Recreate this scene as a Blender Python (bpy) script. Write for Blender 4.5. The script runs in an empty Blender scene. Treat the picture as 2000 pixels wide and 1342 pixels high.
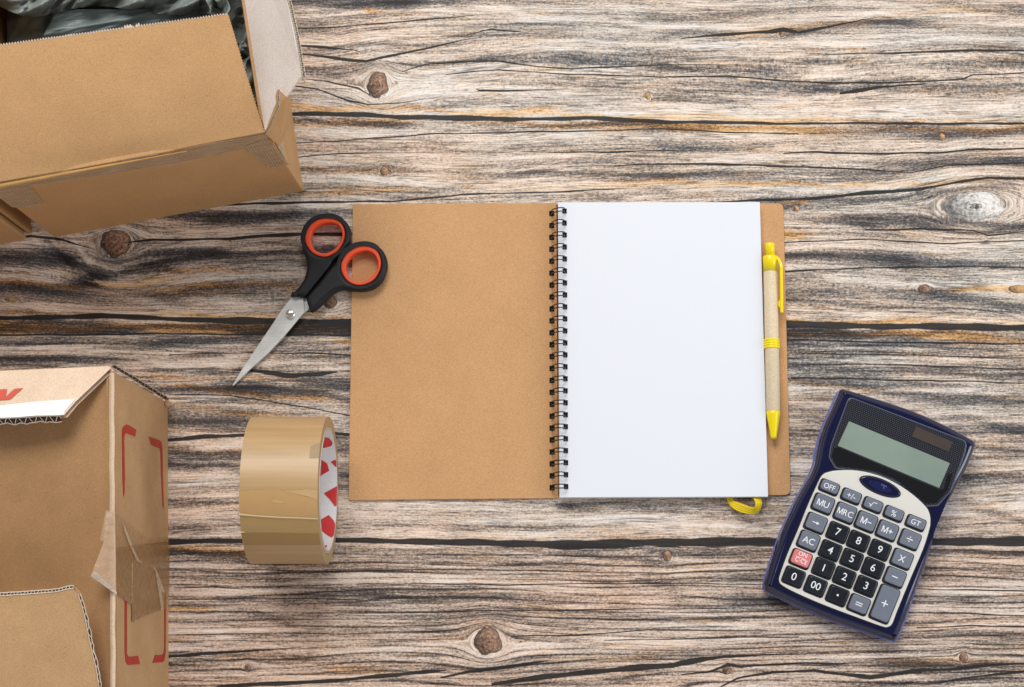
import bpy, bmesh, math, random
import numpy as np
from mathutils import Vector, Matrix
random.seed(7)
rng = np.random.default_rng(5)
SC = bpy.context.scene
COL = SC.collection

# ------------------------------------------------------------------ camera
W0, H0, F = 2000.0, 1342.0, 3700.0          # photograph size and focal length in its pixels
NX, NY = 172.0, 615.0                        # where straight down falls, from the picture centre
_n = math.sqrt(NX * NX + NY * NY + F * F)
zc = Vector((-NX / _n, NY / _n, F / _n))
ex = Vector((1, 0, 0))
xc = (ex - zc * ex.dot(zc)).normalized()
yc = zc.cross(xc)
R = Matrix((xc, yc, zc))                     # camera axes -> world axes
CAM = R @ Vector((0, 0, 1)) * 1.35
cam_data = bpy.data.cameras.new('camera')
cam = bpy.data.objects.new('camera', cam_data)
COL.objects.link(cam)
cam.matrix_world = Matrix.Translation(CAM) @ R.to_4x4()
cam_data.sensor_width = 36.0
cam_data.lens = 36.0 * F / W0
cam_data.clip_start = 0.01
cam_data.clip_end = 50
SC.camera = cam

# ------------------------------------------------------------------ light
world = bpy.data.worlds.new('World')
SC.world = world
world.use_nodes = True
bg = world.node_tree.nodes['Background']
# the room round the table: pale walls, bright on the window side, dimmer ceiling straight above
_t = world.node_tree
_c = _t.nodes.new('ShaderNodeTexCoord'); _s = _t.nodes.new('ShaderNodeSeparateXYZ')
_t.links.new(_c.outputs['Generated'], _s.inputs[0])
_r = _t.nodes.new('ShaderNodeValToRGB'); _t.links.new(_s.outputs[2], _r.inputs[0])
_e = _r.color_ramp.elements
_e[0].position = 0.0; _e[0].color = (.85, .87, .90, 1)
_e[1].position = 0.93; _e[1].color = (.20, .205, .215, 1)
_m = _e.new(.55); _m.color = (.80, .81, .83, 1)
_t.links.new(_r.outputs[0], bg.inputs[0])
bg.inputs[1].default_value = 0.70

def area(name, loc, target, size, sizey, power, col=(1, 1, 1)):
    l = bpy.data.lights.new(name, 'AREA')
    l.shape = 'RECTANGLE'; l.size = size; l.size_y = sizey
    l.energy = power; l.color = col
    o = bpy.data.objects.new(name, l); COL.objects.link(o)
    o.location = loc
    o.rotation_euler = (Vector(target) - Vector(loc)).to_track_quat('-Z', 'Y').to_euler()
    return o
area('window_light', (-0.30, 1.6, 2.2), (0, 0, 0), 1.6, 1.2, 59, (1, 0.988, 0.965))
area('side_window_light', (2.1, -0.3, 1.1), (0, 0, 0), 1.2, 1.2, 20, (0.9, 0.95, 1))

SC.view_settings.view_transform = 'Standard'
SC.view_settings.look = 'None'
SC.view_settings.exposure = 0.0
SC.view_settings.gamma = 1.0
SC.render.engine = 'CYCLES'
SC.cycles.max_bounces = 8
SC.cycles.transparent_max_bounces = 12

# ------------------------------------------------------------------ helpers: picture pixel -> place in the world
def ray(px, py):
    return (R @ Vector((px - W0 / 2, -(py - H0 / 2), -F))).normalized()
def P(px, py, z=0.0):
    d = ray(px, py)
    return CAM + d * ((z - CAM.z) / d.z)
def RP(px, py, p0, n, off=0.0):              # on a plane through p0 with normal n
    d = ray(px, py)
    q = p0 + n * off
    return CAM + d * ((q - CAM).dot(n) / d.dot(n))
def plane_of(a, b, c):
    n = (b - a).cross(c - a).normalized()
    if n.dot(CAM - a) < 0: n = -n
    return a, n
def ZM(scale, ox, oy):                       # coordinates measured on an enlarged crop -> picture pixels
    return lambda pts: [(ox + x / scale, oy + y / scale) for x, y in pts]

def wloc(o):
    v = Vector((0, 0, 0))
    while o is not None:
        v += o.location; o = o.parent
    return v
def thing(name, label, cat, loc, group=None):
    o = bpy.data.objects.new(name, None); COL.objects.link(o)
    o.location = loc; o.empty_display_size = 0.02
    o['label'] = label; o['category'] = cat
    if group: o['group'] = group
    return o
def link(name, me, mats, parent=None, smooth=False, label=None):
    if not isinstance(mats, (list, tuple)): mats = [mats]
    for m in mats: me.materials.append(m)
    o = bpy.data.objects.new(name, me); COL.objects.link(o)
    if parent is not None:
        off = wloc(parent)
        me.transform(Matrix.Translation(-off))
        o.parent = parent
    if smooth:
        me.polygons.foreach_set('use_smooth', [True] * len(me.polygons))
    if label: o['label'] = label
    me.update()
    return o
def mesh(name, verts, faces, mats, parent=None, smooth=False, label=None, fix=True):
    me = bpy.data.meshes.new(name)
    me.from_pydata([tuple(v) for v in verts], [], faces)
    if fix:
        bm = bmesh.new(); bm.from_mesh(me)
        bmesh.ops.recalc_face_normals(bm, faces=bm.faces)
        bm.to_mesh(me); bm.free()
    return link(name, me, mats, parent, smooth, label)
def join_geo(parts):
    V, Fs = [], []
    for v, f in parts:
        b = len(V); V += list(v); Fs += [tuple(i + b for i in q) for q in f]
    return V, Fs
def bevel(o, w, seg=2, ang=35):
    m = o.modifiers.new('bevel', 'BEVEL'); m.width = w; m.segments = seg
    m.limit_method = 'ANGLE'; m.angle_limit = math.radians(ang)
    return o
def prism_geo(top, down):
    n = len(top)
    if isinstance(down, (int, float)): down = Vector((0, 0, -down))
    V = list(top) + [p + down for p in top]
    Fs = [tuple(range(n)), tuple(range(2 * n - 1, n - 1, -1))]
    for i in range(n):
        j = (i + 1) % n
        Fs.append((i, i + n, j + n, j))
    return V, Fs
def prism(name, top, down, mat, parent=None, bv=0, smooth=False, label=None, seg=2):
    V, Fs = prism_geo(top, down)
    o = mesh(name, V, Fs, mat, parent, smooth, label)
    if bv: bevel(o, bv, seg)
    return o
def round_poly(pts, r, seg=6):
    """2-D polygon with rounded corners; r a number or a list."""
    out = []; n = len(pts)
    for i in range(n):
        p = Vector(pts[i][:2]); a = Vector(pts[i - 1][:2]); b = Vector(pts[(i + 1) % n][:2])
        ri = r[i] if isinstance(r, (list, tuple)) else r
        if ri <= 0: out.append(tuple(p)); continue
        u = (a - p).normalized(); v = (b - p).normalized()
        ang = u.angle(v)
        t = min(ri / math.tan(ang / 2), (a - p).length * .48, (b - p).length * .48)
        s = p + u * t; e = p + v * t
        for k in range(seg + 1):
            w = k / seg
            q = s.lerp(p, w).lerp(p.lerp(e, w), w)
            out.append(tuple(q))
    return out
def smooth_closed(pts, sub=5):
    n = len(pts); out = []
    for i in range(n):
        p0, p1, p2, p3 = [Vector(pts[(i + k - 1) % n]) for k in range(4)]
        for k in range(sub):
            t = k / sub
            out.append(tuple(0.5 * ((2 * p1) + (p2 - p0) * t + (2 * p0 - 5 * p1 + 4 * p2 - p3) * t * t + (3 * p1 - p0 - 3 * p2 + p3) * t ** 3)))
    return out
def smooth_open(pts, sub=5):
    pts = [Vector(p) for p in pts]
    ext = [pts[0] * 2 - pts[1]] + pts + [pts[-1] * 2 - pts[-2]]
    out = []
    for i in range(len(pts) - 1):
        p0, p1, p2, p3 = ext[i:i + 4]
        for k in range(sub):
            t = k / sub
            out.append(0.5 * ((2 * p1) + (p2 - p0) * t + (2 * p0 - 5 * p1 + 4 * p2 - p3) * t * t + (3 * p1 - p0 - 3 * p2 + p3) * t ** 3))
    out.append(pts[-1])
    return out
def ellipse(cx, cy, a, b, rot=0, n=48):
    c, s = math.cos(rot), math.sin(rot)
    return [(cx + a * math.cos(t) * c - b * math.sin(t) * s, cy + a * math.cos(t) * s + b * math.sin(t) * c)
            for t in [2 * math.pi * k / n for k in range(n)]]
def offset_poly(pts, d):
    """offset a closed 2-D outline (list of Vectors, 3-D kept) inwards by d."""
    n = len(pts); A = sum(pts[i].x * pts[(i + 1) % n].y - pts[(i + 1) % n].x * pts[i].y for i in range(n))
    sg = 1 if A > 0 else -1
    out = []
    for i in range(n):
        t = (pts[(i + 1) % n] - pts[i - 1]); t.z = 0
        if t.length < 1e-9: out.append(pts[i].copy()); continue
        t.normalize()
        out.append(pts[i] + Vector((-t.y, t.x, 0)) * d * sg)
    return out
def grid_geo(fn, nu, nv):
    V = [fn(i / nu, j / nv) for j in range(nv + 1) for i in range(nu + 1)]
    Fs = [(j * (nu + 1) + i, j * (nu + 1) + i + 1, (j + 1) * (nu + 1) + i + 1, (j + 1) * (nu + 1) + i)
          for j in range(nv) for i in range(nu)]
    return V, Fs
def solid(o, t, off=-1):
    m = o.modifiers.new('thickness', 'SOLIDIFY'); m.thickness = t; m.offset = off
    return o
def plate(name, outlines, z0, z1, bv, mat, parent, label=None, res=3):
    """outlines: lists of world (x, y); first outer, others holes. A rounded plate between z0 and z1."""
    cu = bpy.data.curves.new(name, 'CURVE'); cu.dimensions = '2D'; cu.fill_mode = 'BOTH'
    for pts in outlines:
        sp = cu.splines.new('POLY'); sp.points.add(len(pts) - 1)
        for k, p in enumerate(pts): sp.points[k].co = (p[0], p[1], 0, 1)
        sp.use_cyclic_u = True
    cu.extrude = max((z1 - z0) / 2 - bv, 0); cu.bevel_depth = bv; cu.bevel_resolution = res; cu.offset = -bv
    tmp = bpy.data.objects.new('tmp', cu); COL.objects.link(tmp)
    dg = bpy.context.evaluated_depsgraph_get()
    me = bpy.data.meshes.new_from_object(tmp.evaluated_get(dg))
    bpy.data.objects.remove(tmp)
    me.materials.clear()
    me.transform(Matrix.Translation((0, 0, (z0 + z1) / 2)))
    me.name = name
    o = link(name, me, mat, parent, False, label)
    me.polygons.foreach_set('use_smooth', [abs(p.normal.z) < .97 for p in me.polygons])
    return o
def XY(pts, z): return [tuple(P(x, y, z))[:2] for x, y in pts]

def text_mesh(txt, size, bold=0.0):
    if 'M' in txt:                            # M drawn as a plain outline
        V, Fs, x = [], [], 0.0
        for ch in txt:
            if ch == 'M':
                o = [(0, 0), (.095, 0), (.095, .50), (.29, .0), (.37, .0), (.565, .50), (.565, 0), (.66, 0), (.66, .70), (.53, .70), (.33, .17), (.13, .70), (0, .70)]
                v = [Vector((a, b, 0)) for a, b in o]; f = [(8, 9, 10, 4, 5), (5, 6, 7, 8), (10, 11, 2, 3, 4), (11, 12, 0, 1, 2)]
                wd = .66
            elif ch in '+\u2212':
                v = [Vector((a, b, 0)) for a, b in ((0, .30), (.46, .30), (.46, .40), (0, .40))]; f = [(0, 1, 2, 3)]; wd = .46
                if ch == '+':
                    v += [Vector((a, b, .002)) for a, b in ((.18, .12), (.28, .12), (.28, .58), (.18, .58))]; f.append((4, 5, 6, 7))
            else:
                v, f = text_mesh(ch, 1.0, bold); wd = max(q.x for q in v) * 2; h = max(q.y for q in v)
                v = [q + Vector((wd / 2, .35, 0)) for q in v]
            b = len(V); V += [q + Vector((x, 0, 0)) for q in v]; Fs += [tuple(i + b for i in q) for q in f]
            x += wd + .09
        return [Vector((v.x - (x - .09) / 2, v.y - .35, v.z)) for v in V], Fs
    cu = bpy.data.curves.new('t', 'FONT'); cu.body = txt; cu.size = size
    cu.align_x = 'CENTER'; cu.align_y = 'CENTER'; cu.offset = bold; cu.extrude = 0
    tmp = bpy.data.objects.new('tmp', cu); COL.objects.link(tmp)
    dg = bpy.context.evaluated_depsgraph_get()
    me = bpy.data.meshes.new_from_object(tmp.evaluated_get(dg))
    bpy.data.objects.remove(tmp)
    V = [v.co.copy() for v in me.vertices]; Fs = [tuple(p.vertices) for p in me.polygons]
    cx = (max(v.x for v in V) + min(v.x for v in V)) / 2; cy = (max(v.y for v in V) + min(v.y for v in V)) / 2
    return [Vector((v.x - cx, v.y - cy, 0)) for v in V], Fs

# ------------------------------------------------------------------ helpers: node materials
class NM:
    def __init__(s, name):
        s.m = bpy.data.materials.new(name); s.m.use_nodes = True
        s.t = s.m.node_tree; s.b = s.t.nodes['Principled BSDF']
    def n(s, typ, **kw):
        nd = s.t.nodes.new(typ)
        for k, v in kw.items():
            if k.startswith('i_'):
                s.set(nd.inputs[k[2:].replace('_', ' ')], v)
            else: setattr(nd, k, v)
        return nd
    def set(s, sock, v):
        if isinstance(v, bpy.types.NodeSocket): s.t.links.new(v, sock)
        elif v is not None:
            if sock.type == 'RGBA' and len(v) == 3: v = (*v, 1)
            sock.default_value = v
    def math(s, op, a, b=None, c=None, clamp=False):
        nd = s.t.nodes.new('ShaderNodeMath'); nd.operation = op; nd.use_clamp = clamp
        for k, v in enumerate((a, b, c)):
            if v is not None: s.set(nd.inputs[k], v)
        return nd.outputs[0]
    def mix(s, f, a, b, typ='MIX'):
        nd = s.t.nodes.new('ShaderNodeMix'); nd.data_type = 'RGBA'; nd.blend_type = typ
        s.set(nd.inputs[0], f); s.set(nd.inputs[6], a); s.set(nd.inputs[7], b)
        return nd.outputs[2]
    def ramp(s, f, stops, interp='LINEAR'):
        nd = s.t.nodes.new('ShaderNodeValToRGB'); cr = nd.color_ramp; cr.interpolation = interp
        while len(cr.elements) < len(stops): cr.elements.new(0.5)
        for e, (p, c) in zip(cr.elements, stops):
            e.position = p
            e.color = (c, c, c, 1) if isinstance(c, (int, float)) else (*c, 1)
        s.set(nd.inputs[0], f)
        return nd.outputs[0]
    def noise(s, vec, scale, detail=3, rough=0.5, dist=0.0):
        nd = s.t.nodes.new('ShaderNodeTexNoise')
        if vec is not None: s.t.links.new(vec, nd.inputs['Vector'])
        nd.inputs['Scale'].default_value = scale; nd.inputs['Detail'].default_value = detail
        nd.inputs['Roughness'].default_value = rough; nd.inputs['Distortion'].default_value = dist
        return nd.outputs['Fac']
    def mapping(s, vec, scale=(1, 1, 1), rot=(0, 0, 0), loc=(0, 0, 0)):
        nd = s.t.nodes.new('ShaderNodeMapping')
        s.t.links.new(vec, nd.inputs[0]); nd.inputs['Scale'].default_value = scale
        nd.inputs['Rotation'].default_value = rot; nd.inputs['Location'].default_value = loc
        return nd.outputs[0]
    def coord(s, which='Object'): return s.n('ShaderNodeTexCoord').outputs[which]
    def attr(s, name, out='Fac'):
        return s.n('ShaderNodeAttribute', attribute_name=name).outputs[out]
    def bump(s, h, strength=0.3, dist=0.001):
        nd = s.t.nodes.new('ShaderNodeBump'); nd.inputs['Strength'].default_value = strength
        nd.inputs['Distance'].default_value = dist; s.set(nd.inputs['Height'], h)
        s.t.links.new(nd.outputs[0], s.b.inputs['Normal'])
    def p(s, **kw):
        for k, v in kw.items(): s.set(s.b.inputs[k.replace('_', ' ')], v)
        return s

def mat_plain(name, col, rough=0.5, metal=0.0, var=0.08, nscale=300, spec=0.5, bump=0.0, coat=0.0):
    m = NM(name); v = m.coord()
    f = m.noise(v, nscale, 4)
    f2 = m.noise(v, nscale / 9, 3)
    k = m.math('ADD', m.math('MULTIPLY', f, .5), m.math('MULTIPLY', f2, .5))
    c = m.ramp(k, [(0.3, tuple(x * (1 - var) for x in col)), (0.7, tuple(min(1, x * (1 + var)) for x in col))])
    m.p(Base_Color=c, Roughness=m.ramp(f2, [(.3, rough * .88), (.7, min(1, rough * 1.12))]), Metallic=metal)
    m.b.inputs['Specular IOR Level'].default_value = spec
    m.b.inputs['Coat Weight'].default_value = coat
    if bump: m.bump(f, bump, 0.0003)
    return m.m

def mat_kraft(name, col, spec=0.25, rough=0.75, speck=0.5, lines=None, mott=0.08):
    """kraft board: fibres, dark specks, soft mottling, faint flute lines"""
    m = NM(name); v = m.coord()
    fib = m.noise(m.mapping(v, (900, 2600, 1500), (0, 0, .5)), 1, 3, .6)
    fib2 = m.noise(m.mapping(v, (2600, 900, 1500), (0, 0, .5)), 1, 3, .6)
    fine = m.noise(v, 1500, 4, .7)
    big = m.noise(v, 30, 4, .6)
    k = m.math('ADD', m.math('MULTIPLY', m.math('ADD', fib, fib2), .3), m.math('MULTIPLY', fine, .4))
    lo = tuple(x * .72 for x in col); hi = tuple(min(1, x * 1.25) for x in col)
    c = m.ramp(k, [(.36, lo), (.5, col), (.64, hi)])
    c = m.mix(m.ramp(big, [(.3, 0.0), (.7, 1.0)]), c, m.mix(1.0, c, (1 - mott * 2, 1 - mott * 2.2, 1 - mott * 2.6), 'MULTIPLY'))
    dark = m.ramp(m.noise(v, 520, 2, .5), [(.70, 0.0), (.76, speck)])
    c = m.mix(dark, c, tuple(x * .38 for x in col))
    light = m.ramp(m.noise(m.mapping(v, (300, 1400, 800), (0, 0, 1.1)), 1, 2, .5), [(.72, 0.0), (.80, speck * .5)])
    c = m.mix(light, c, tuple(min(1, x * 1.7 + .05) for x in col))
    m.p(Base_Color=c, Roughness=rough)
    m.b.inputs['Specular IOR Level'].default_value = spec
    h = m.math('ADD', k, m.math('MULTIPLY', big, 2.0))
    if lines:
        sx, rot = lines
        w = m.n('ShaderNodeTexWave', wave_type='BANDS', bands_direction='X')
        m.set(w.inputs['Vector'], m.mapping(v, (1, 1, 1), (0, 0, rot)))
        w.inputs['Scale'].default_value = sx; w.inputs['Distortion'].default_value = 0.4
        h = m.math('ADD', h, m.math('MULTIPLY', w.outputs['Fac'], .5))
    m.bump(h, 0.25, 0.0004)
    return m.m

def mat_clear_tape(name, col, alpha, rough=0.18, stripes=None, wrinkle=1.0):
    m = NM(name); v = m.coord()
    w = m.noise(m.mapping(v, (25, 260, 260)), 1, 4, .6, .4)
    m.p(Base_Color=col, Roughness=rough)
    a = m.ramp(w, [(.35, max(0, alpha - .12)), (.65, min(1, alpha + .12))])
    if stripes:
        sx, rot = stripes
        wv = m.n('ShaderNodeTexWave', wave_type='BANDS', bands_direction='X')
        m.set(wv.inputs['Vector'], m.mapping(v, (1, 1, 1), rot))
        wv.inputs['Scale'].default_value = sx
        a = m.math('ADD', a, m.math('MULTIPLY', m.math('SUBTRACT', wv.outputs['Fac'], .5), .22), clamp=True)
        w = m.math('ADD', m.math('MULTIPLY', w, .3), m.math('MULTIPLY', wv.outputs['Fac'], .3))
    m.p(Alpha=a)
    m.bump(w, 0.5 * wrinkle, 0.0012)
    return m.m

# ------------------------------------------------------------------ the wooden table surface
# cracks and plank joints: list of (x, y, half width) in picture pixels on the table plane
CRACKS = [
 [(-400,215,2.5),(560,222,3),(700,224,4),(800,229,4.5),(1000,233,4),(1150,231,3.5),(1300,238,3.5),(1500,241,2.2),(1700,241,2),(2400,243,2.2)],
 [(560,281,.9),(700,272,1),(800,266,1.2),(850,261,1.2),(1000,259,1.3),(1100,257,1.4),(1290,252,1),(1420,258,1.2),(1560,262,1)],
 [(560,310,.8),(660,300,1),(760,298,.8),(900,300,0)],
 [(400,402,2),(580,395,2.2),(760,394,1.6),(904,380,1.4),(1026,377,1.3),(1185,370,1.2),(1230,368,0)],
 [(1380,396,1),(1475,392,2.2),(1580,388,2.6),(1685,378,3),(1790,371,2.8),(1860,357,2.6),(1930,347,2.2),(2000,350,2),(2300,372,1)],
 [(230,476,0),(293,469,2.2),(448,466,2.2),(586,457,3),(683,457,3.2),(760,456,2)],
 [(-400,620,3),(0,622,4),(200,617,4.5),(300,622,4.5),(480,627,5),(690,629,5.5),(1100,632,5),(1536,634,6),(1700,637,5.5),(2000,640,6),(2400,642,5)],
 [(-400,657,1.5),(0,655,1.8),(330,652,1.6),(700,655,1.5),(1100,662,1),(1540,664,1.4),(1800,670,1.6),(2400,674,1.5)],
 [(-400,1056,6),(330,1058,4.5),(480,1057,5),(655,1055,4.5),(860,1058,5),(1000,1062,6.5),(1140,1064,7),(1290,1060,8),(1420,1059,7.5),(1560,1060,7),(1850,1057,8.5),(2000,1058,8),(2400,1060,8)],
 [(300,864,3.6),(330,860,3.6),(400,853,3.2),(480,849,2.4),(655,846,2.4),(690,849,2.4),(760,852,1)],
 [(250,1285,2),(330,1283,3),(445,1273,2.2),(545,1268,1),(600,1264,0)],
 [(380,1350,3),(445,1341,3.4),(638,1330,3.6),(715,1324,3.4),(846,1311,2.8),(880,1308,0)],
 [(858,1324,1.2),(907,1313,3.4),(985,1303,3.2),(1040,1296,1.5),(1080,1290,0)],
 [(960,1336,2),(1000,1331,4),(1114,1317,5),(1228,1305,5),(1313,1300,4.5),(1370,1289,4.5),(1413,1282,3),(1498,1279,1.5),(1540,1277,0)],
 [(1330,1318,.8),(1382,1313,1.5),(1408,1303,2.5),(1421,1297,2.5),(1446,1302,2.6),(1500,1299,2.2),(1560,1296,1.8),(1640,1296,1.2),(1700,1292,0)],
 [(1400,1345,1),(1441,1325,1.8),(1512,1313,2.2),(1590,1309,2.6),(1700,1324,3.4),(1800,1309,3.4),(1870,1306,3.2),(1940,1299,2),(2010,1296,.8)],
 [(1790,1340,0),(1850,1330,1.4),(1940,1318,2.2),(2020,1310,2.5),(2300,1300,2)],
 [(560,56,.8),(640,54,1.3),(740,47,1.3),(870,34,1.1),(960,28,0)],
 [(560,105,1.8),(600,107,2.2),(650,112,2.6),(690,118,3.2),(715,120,2.4),(750,112,1.8),(830,96,1.8),(900,78,1.2),(950,72,0)],
 [(570,88,2),(640,93,2),(690,98,1),(720,108,0)],
 [(1530,300,1),(1590,297,1.6),(1700,300,1.8),(1830,299,1.6),(1910,291,1.4),(2300,288,1.2)],
 [(1280,320,1),(1400,320,1.8),(1510,325,1.8),(1640,328,1.4),(1780,338,.8),(1850,322,1.2),(2300,312,1)],
 [(1330,75,1),(1400,68,2),(1500,63,3),(1530,58,4.5),(1560,64,3),(1640,47,1.5),(1720,33,0)],
 [(1560,110,0),(1690,104,1.2),(1800,102,1.5),(1900,99,2),(2300,94,1.6)],
 [(1300,150,1),(1420,148,1.3),(1520,158,1.6),(1590,161,1.5),(1720,162,1.5),(1800,160,1.5),(1880,154,1.5),(1900,146,1),(2000,143,1),(2300,140,1)],
 [(1640,182,2),(1670,178,3.5),(1720,170,2),(1800,165,1.2),(1820,162,0)],
 [(1530,473,1.2),(1600,471,1.2),(1700,468,1),(1860,476,1.2),(2000,470,1),(2300,465,.8)],
 [(1530,530,1.5),(1640,526,1.2),(1740,522,1.5),(1900,521,1.3),(2300,526,1.2)],
 [(1690,449,1.6),(1800,447,1.6),(1900,451,1),(1930,460,1.3),(2000,452,1.2),(2300,446,1)],
 [(320,770,.9),(450,772,.9),(560,790,1.2),(690,812,1)],
 [(330,693,.8),(480,689,.9),(600,690,1.4),(690,694,1.2),(760,696,1)],
 [(440,722,0),(490,724,3),(560,733,4),(620,731,4),(660,726,1)],
 [(905,71,.4),(958,57,1.2),(1012,61,1.1),(1040,66,0)],
 [(782,140,.7),(832,126,1.2),(904,121,1.5),(976,119,1.3),(1048,130,1.2),(1120,135,1.3),(1300,126,1),(1420,128,.5)],
 [(868,146,.7),(976,136,1.1),(1120,146,1.2),(1300,150,1)],
 [(925,172,0),(936,177,1.6),(1048,176,1.2),(1120,175,0)],
 [(1020,296,.7),(1192,298,1.4),(1300,293,1),(1400,296,0)],
 [(1110,325,.6),(1200,323,1),(1300,321,1)],
 [(580,153,0),(640,160,1.3),(700,172,1.2),(725,188,.6)],
 [(560,166,1),(620,175,1.2),(680,196,1.4),(720,204,1),(790,200,.8),(860,190,.4)],
 [(1540,690,.8),(1700,692,1),(2000,700,1)],[(1540,712,.7),(1750,712,1.1),(2000,722,1)],[(1545,738,1.2),(1700,741,1.4),(2000,748,1)],
 [(330,1110,.6),(600,1116,1),(900,1112,.8),(1100,1116,1),(1290,1120,.8),(1500,1113,.8)],
 [(700,1140,.6),(1000,1142,1.1),(1290,1139,1),(1500,1142,.7)],[(660,1200,.7),(800,1196,1),(1000,1193,1.1),(1240,1190,1),(1420,1188,.6)],
 [(1000,1243,.7),(1130,1240,1.2),(1280,1230,1),(1500,1232,.8)],[(1180,1251,.6),(1400,1246,1.2),(1560,1244,1)],
 [(1780,1150,.7),(1900,1152,1.2),(2020,1156,1)],[(1770,1198,.8),(1880,1198,1.2),(2010,1203,1)],[(1790,1226,.8),(1900,1222,1.3),(2010,1226,1)],
 [(330,1172,.6),(480,1168,1),(700,1171,.8)],[(340,1148,.5),(420,1146,1.4),(470,1150,.4)],
 [(-300,461,1.5),(0,464,1.5),(60,462,2),(120,468,2),(200,493,0)],
]
KNOTS = [  # x, y, rx, ry, tone (0 dark brown .. 1 pale), strength of the grain wrap
 (738,166,20,27,.25,30),(1265,187,6,8,.75,11),(751,334,9,9,.45,16),(226,474,30,27,.22,62),(1905,404,62,31,.97,70),
 (952,1253,27,27,.30,44),(1421,1309,8,8,.3,14),(1303,1085,9,10,.36,16),(1527,66,6,7,.25,12),(1840,267,6,8,.6,10),
 (1805,564,12,9,.3,18),(645,589,13,14,.35,18),(1556,407,6,7,.5,10),(484,1303,6,6,.25,10),(1882,1283,9,10,.35,16),
 (1990,565,22,8,.78,22),(22,585,14,5,.6,10),
]
# broad marks of the print: x0,y0,x1,y1, half width, amount   (dark, light, orange)
DARK = [(95,470,140,520,9,.8),(180,545,300,520,10,.7),(300,516,420,500,9,.6),(560,6,780,4,14,1.4),(780,3,900,0,6,.9),(580,62,680,60,12,.5),(690,135,950,118,14,.6),(950,115,1300,110,12,.5),(590,135,700,165,9,.55),(950,75,1290,62,10,.5),(1300,70,1420,66,10,.7),
 (1560,58,1760,40,16,.85),(1760,55,1960,60,16,.4),(1850,10,2000,20,22,.8),(1330,35,1600,20,14,.4),(1500,115,1700,128,12,.45),(1760,120,2000,128,12,.5),(1640,175,1990,178,12,.75),(1300,135,1500,137,10,.7),(1480,168,1600,172,10,.5),
 (1100,95,1240,92,5,.6),(760,205,1290,222,7,.2),(560,238,760,243,12,.9),(760,242,1290,247,9,.45),(1300,250,2000,258,14,.85),(560,322,760,327,14,.55),(800,320,1290,312,12,.45),(940,340,1290,345,10,.45),
 (1300,285,1460,290,11,.6),(1550,310,1990,322,12,.6),(1300,345,1700,352,12,.65),(1700,342,2000,310,12,.6),(1300,375,1500,378,8,.5),(1500,398,1800,385,12,.8),(1800,380,1960,362,10,.8),(1170,385,1290,372,8,.6),
 (440,425,690,415,14,.85),(690,380,900,366,6,.5),(280,500,690,492,16,.95),(0,505,120,512,16,1.0),(100,495,180,530,14,.9),(180,540,330,528,14,.9),(0,565,170,562,18,.9),(170,560,330,580,14,.8),(330,560,690,553,13,.7),
 (480,585,560,592,8,.5),(0,638,690,642,14,1.25),(690,645,1500,650,16,1.2),(1536,650,2000,655,14,1.15),(1540,430,1700,432,12,.75),(1700,430,2000,440,14,.9),(1540,500,1760,505,24,.7),(1760,510,2000,530,14,.5),(1540,560,1830,570,18,.65),(1830,575,2000,595,16,.6),
 (1540,595,1760,602,10,.6),(0,668,330,672,10,.5),(0,700,200,703,9,.75),(330,668,690,665,8,.5),(560,700,690,706,14,.5),(340,698,420,694,8,.9),(330,722,600,726,7,.5),(600,745,690,752,12,.6),(480,758,690,782,16,.85),(330,760,500,758,8,.5),
 (340,812,480,822,24,.75),(600,830,690,828,10,.6),(640,862,690,880,20,1.0),(330,884,480,886,9,.9),(330,905,480,912,10,.8),(340,985,480,975,9,.35),(1540,670,2000,672,8,.6),(1560,690,2000,694,5,.55),(1540,720,1990,735,12,.6),(1560,745,2000,760,9,.7),(1660,760,2000,790,11,.7),(1880,820,2000,835,12,.6),(1900,870,2000,880,12,.55),
 (1540,800,1640,830,14,.5),(1545,700,1640,702,8,.5),(1860,930,2000,938,9,.5),(1900,985,2000,1020,11,.8),(1130,985,1400,978,9,.6),(1380,1012,1500,1022,6,.6),(1100,990,1160,996,8,.7),(330,1078,500,1086,13,.9),(660,1072,1290,1076,5,.6),(1130,1085,1280,1095,6,.8),(1840,1078,2000,1080,9,.8),
 (480,1165,700,1172,14,.35),(500,1200,560,1220,16,.5),(720,1160,800,1165,8,.6),(1270,1120,1320,1160,22,.4),(1800,1130,2000,1128,16,.55),(1450,1170,1560,1180,16,.35),(1760,1300,2000,1330,14,.45),(1000,1340,1400,1330,12,.45),(1540,1330,1760,1338,14,.4),(340,1255,480,1262,6,.5)]
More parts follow.
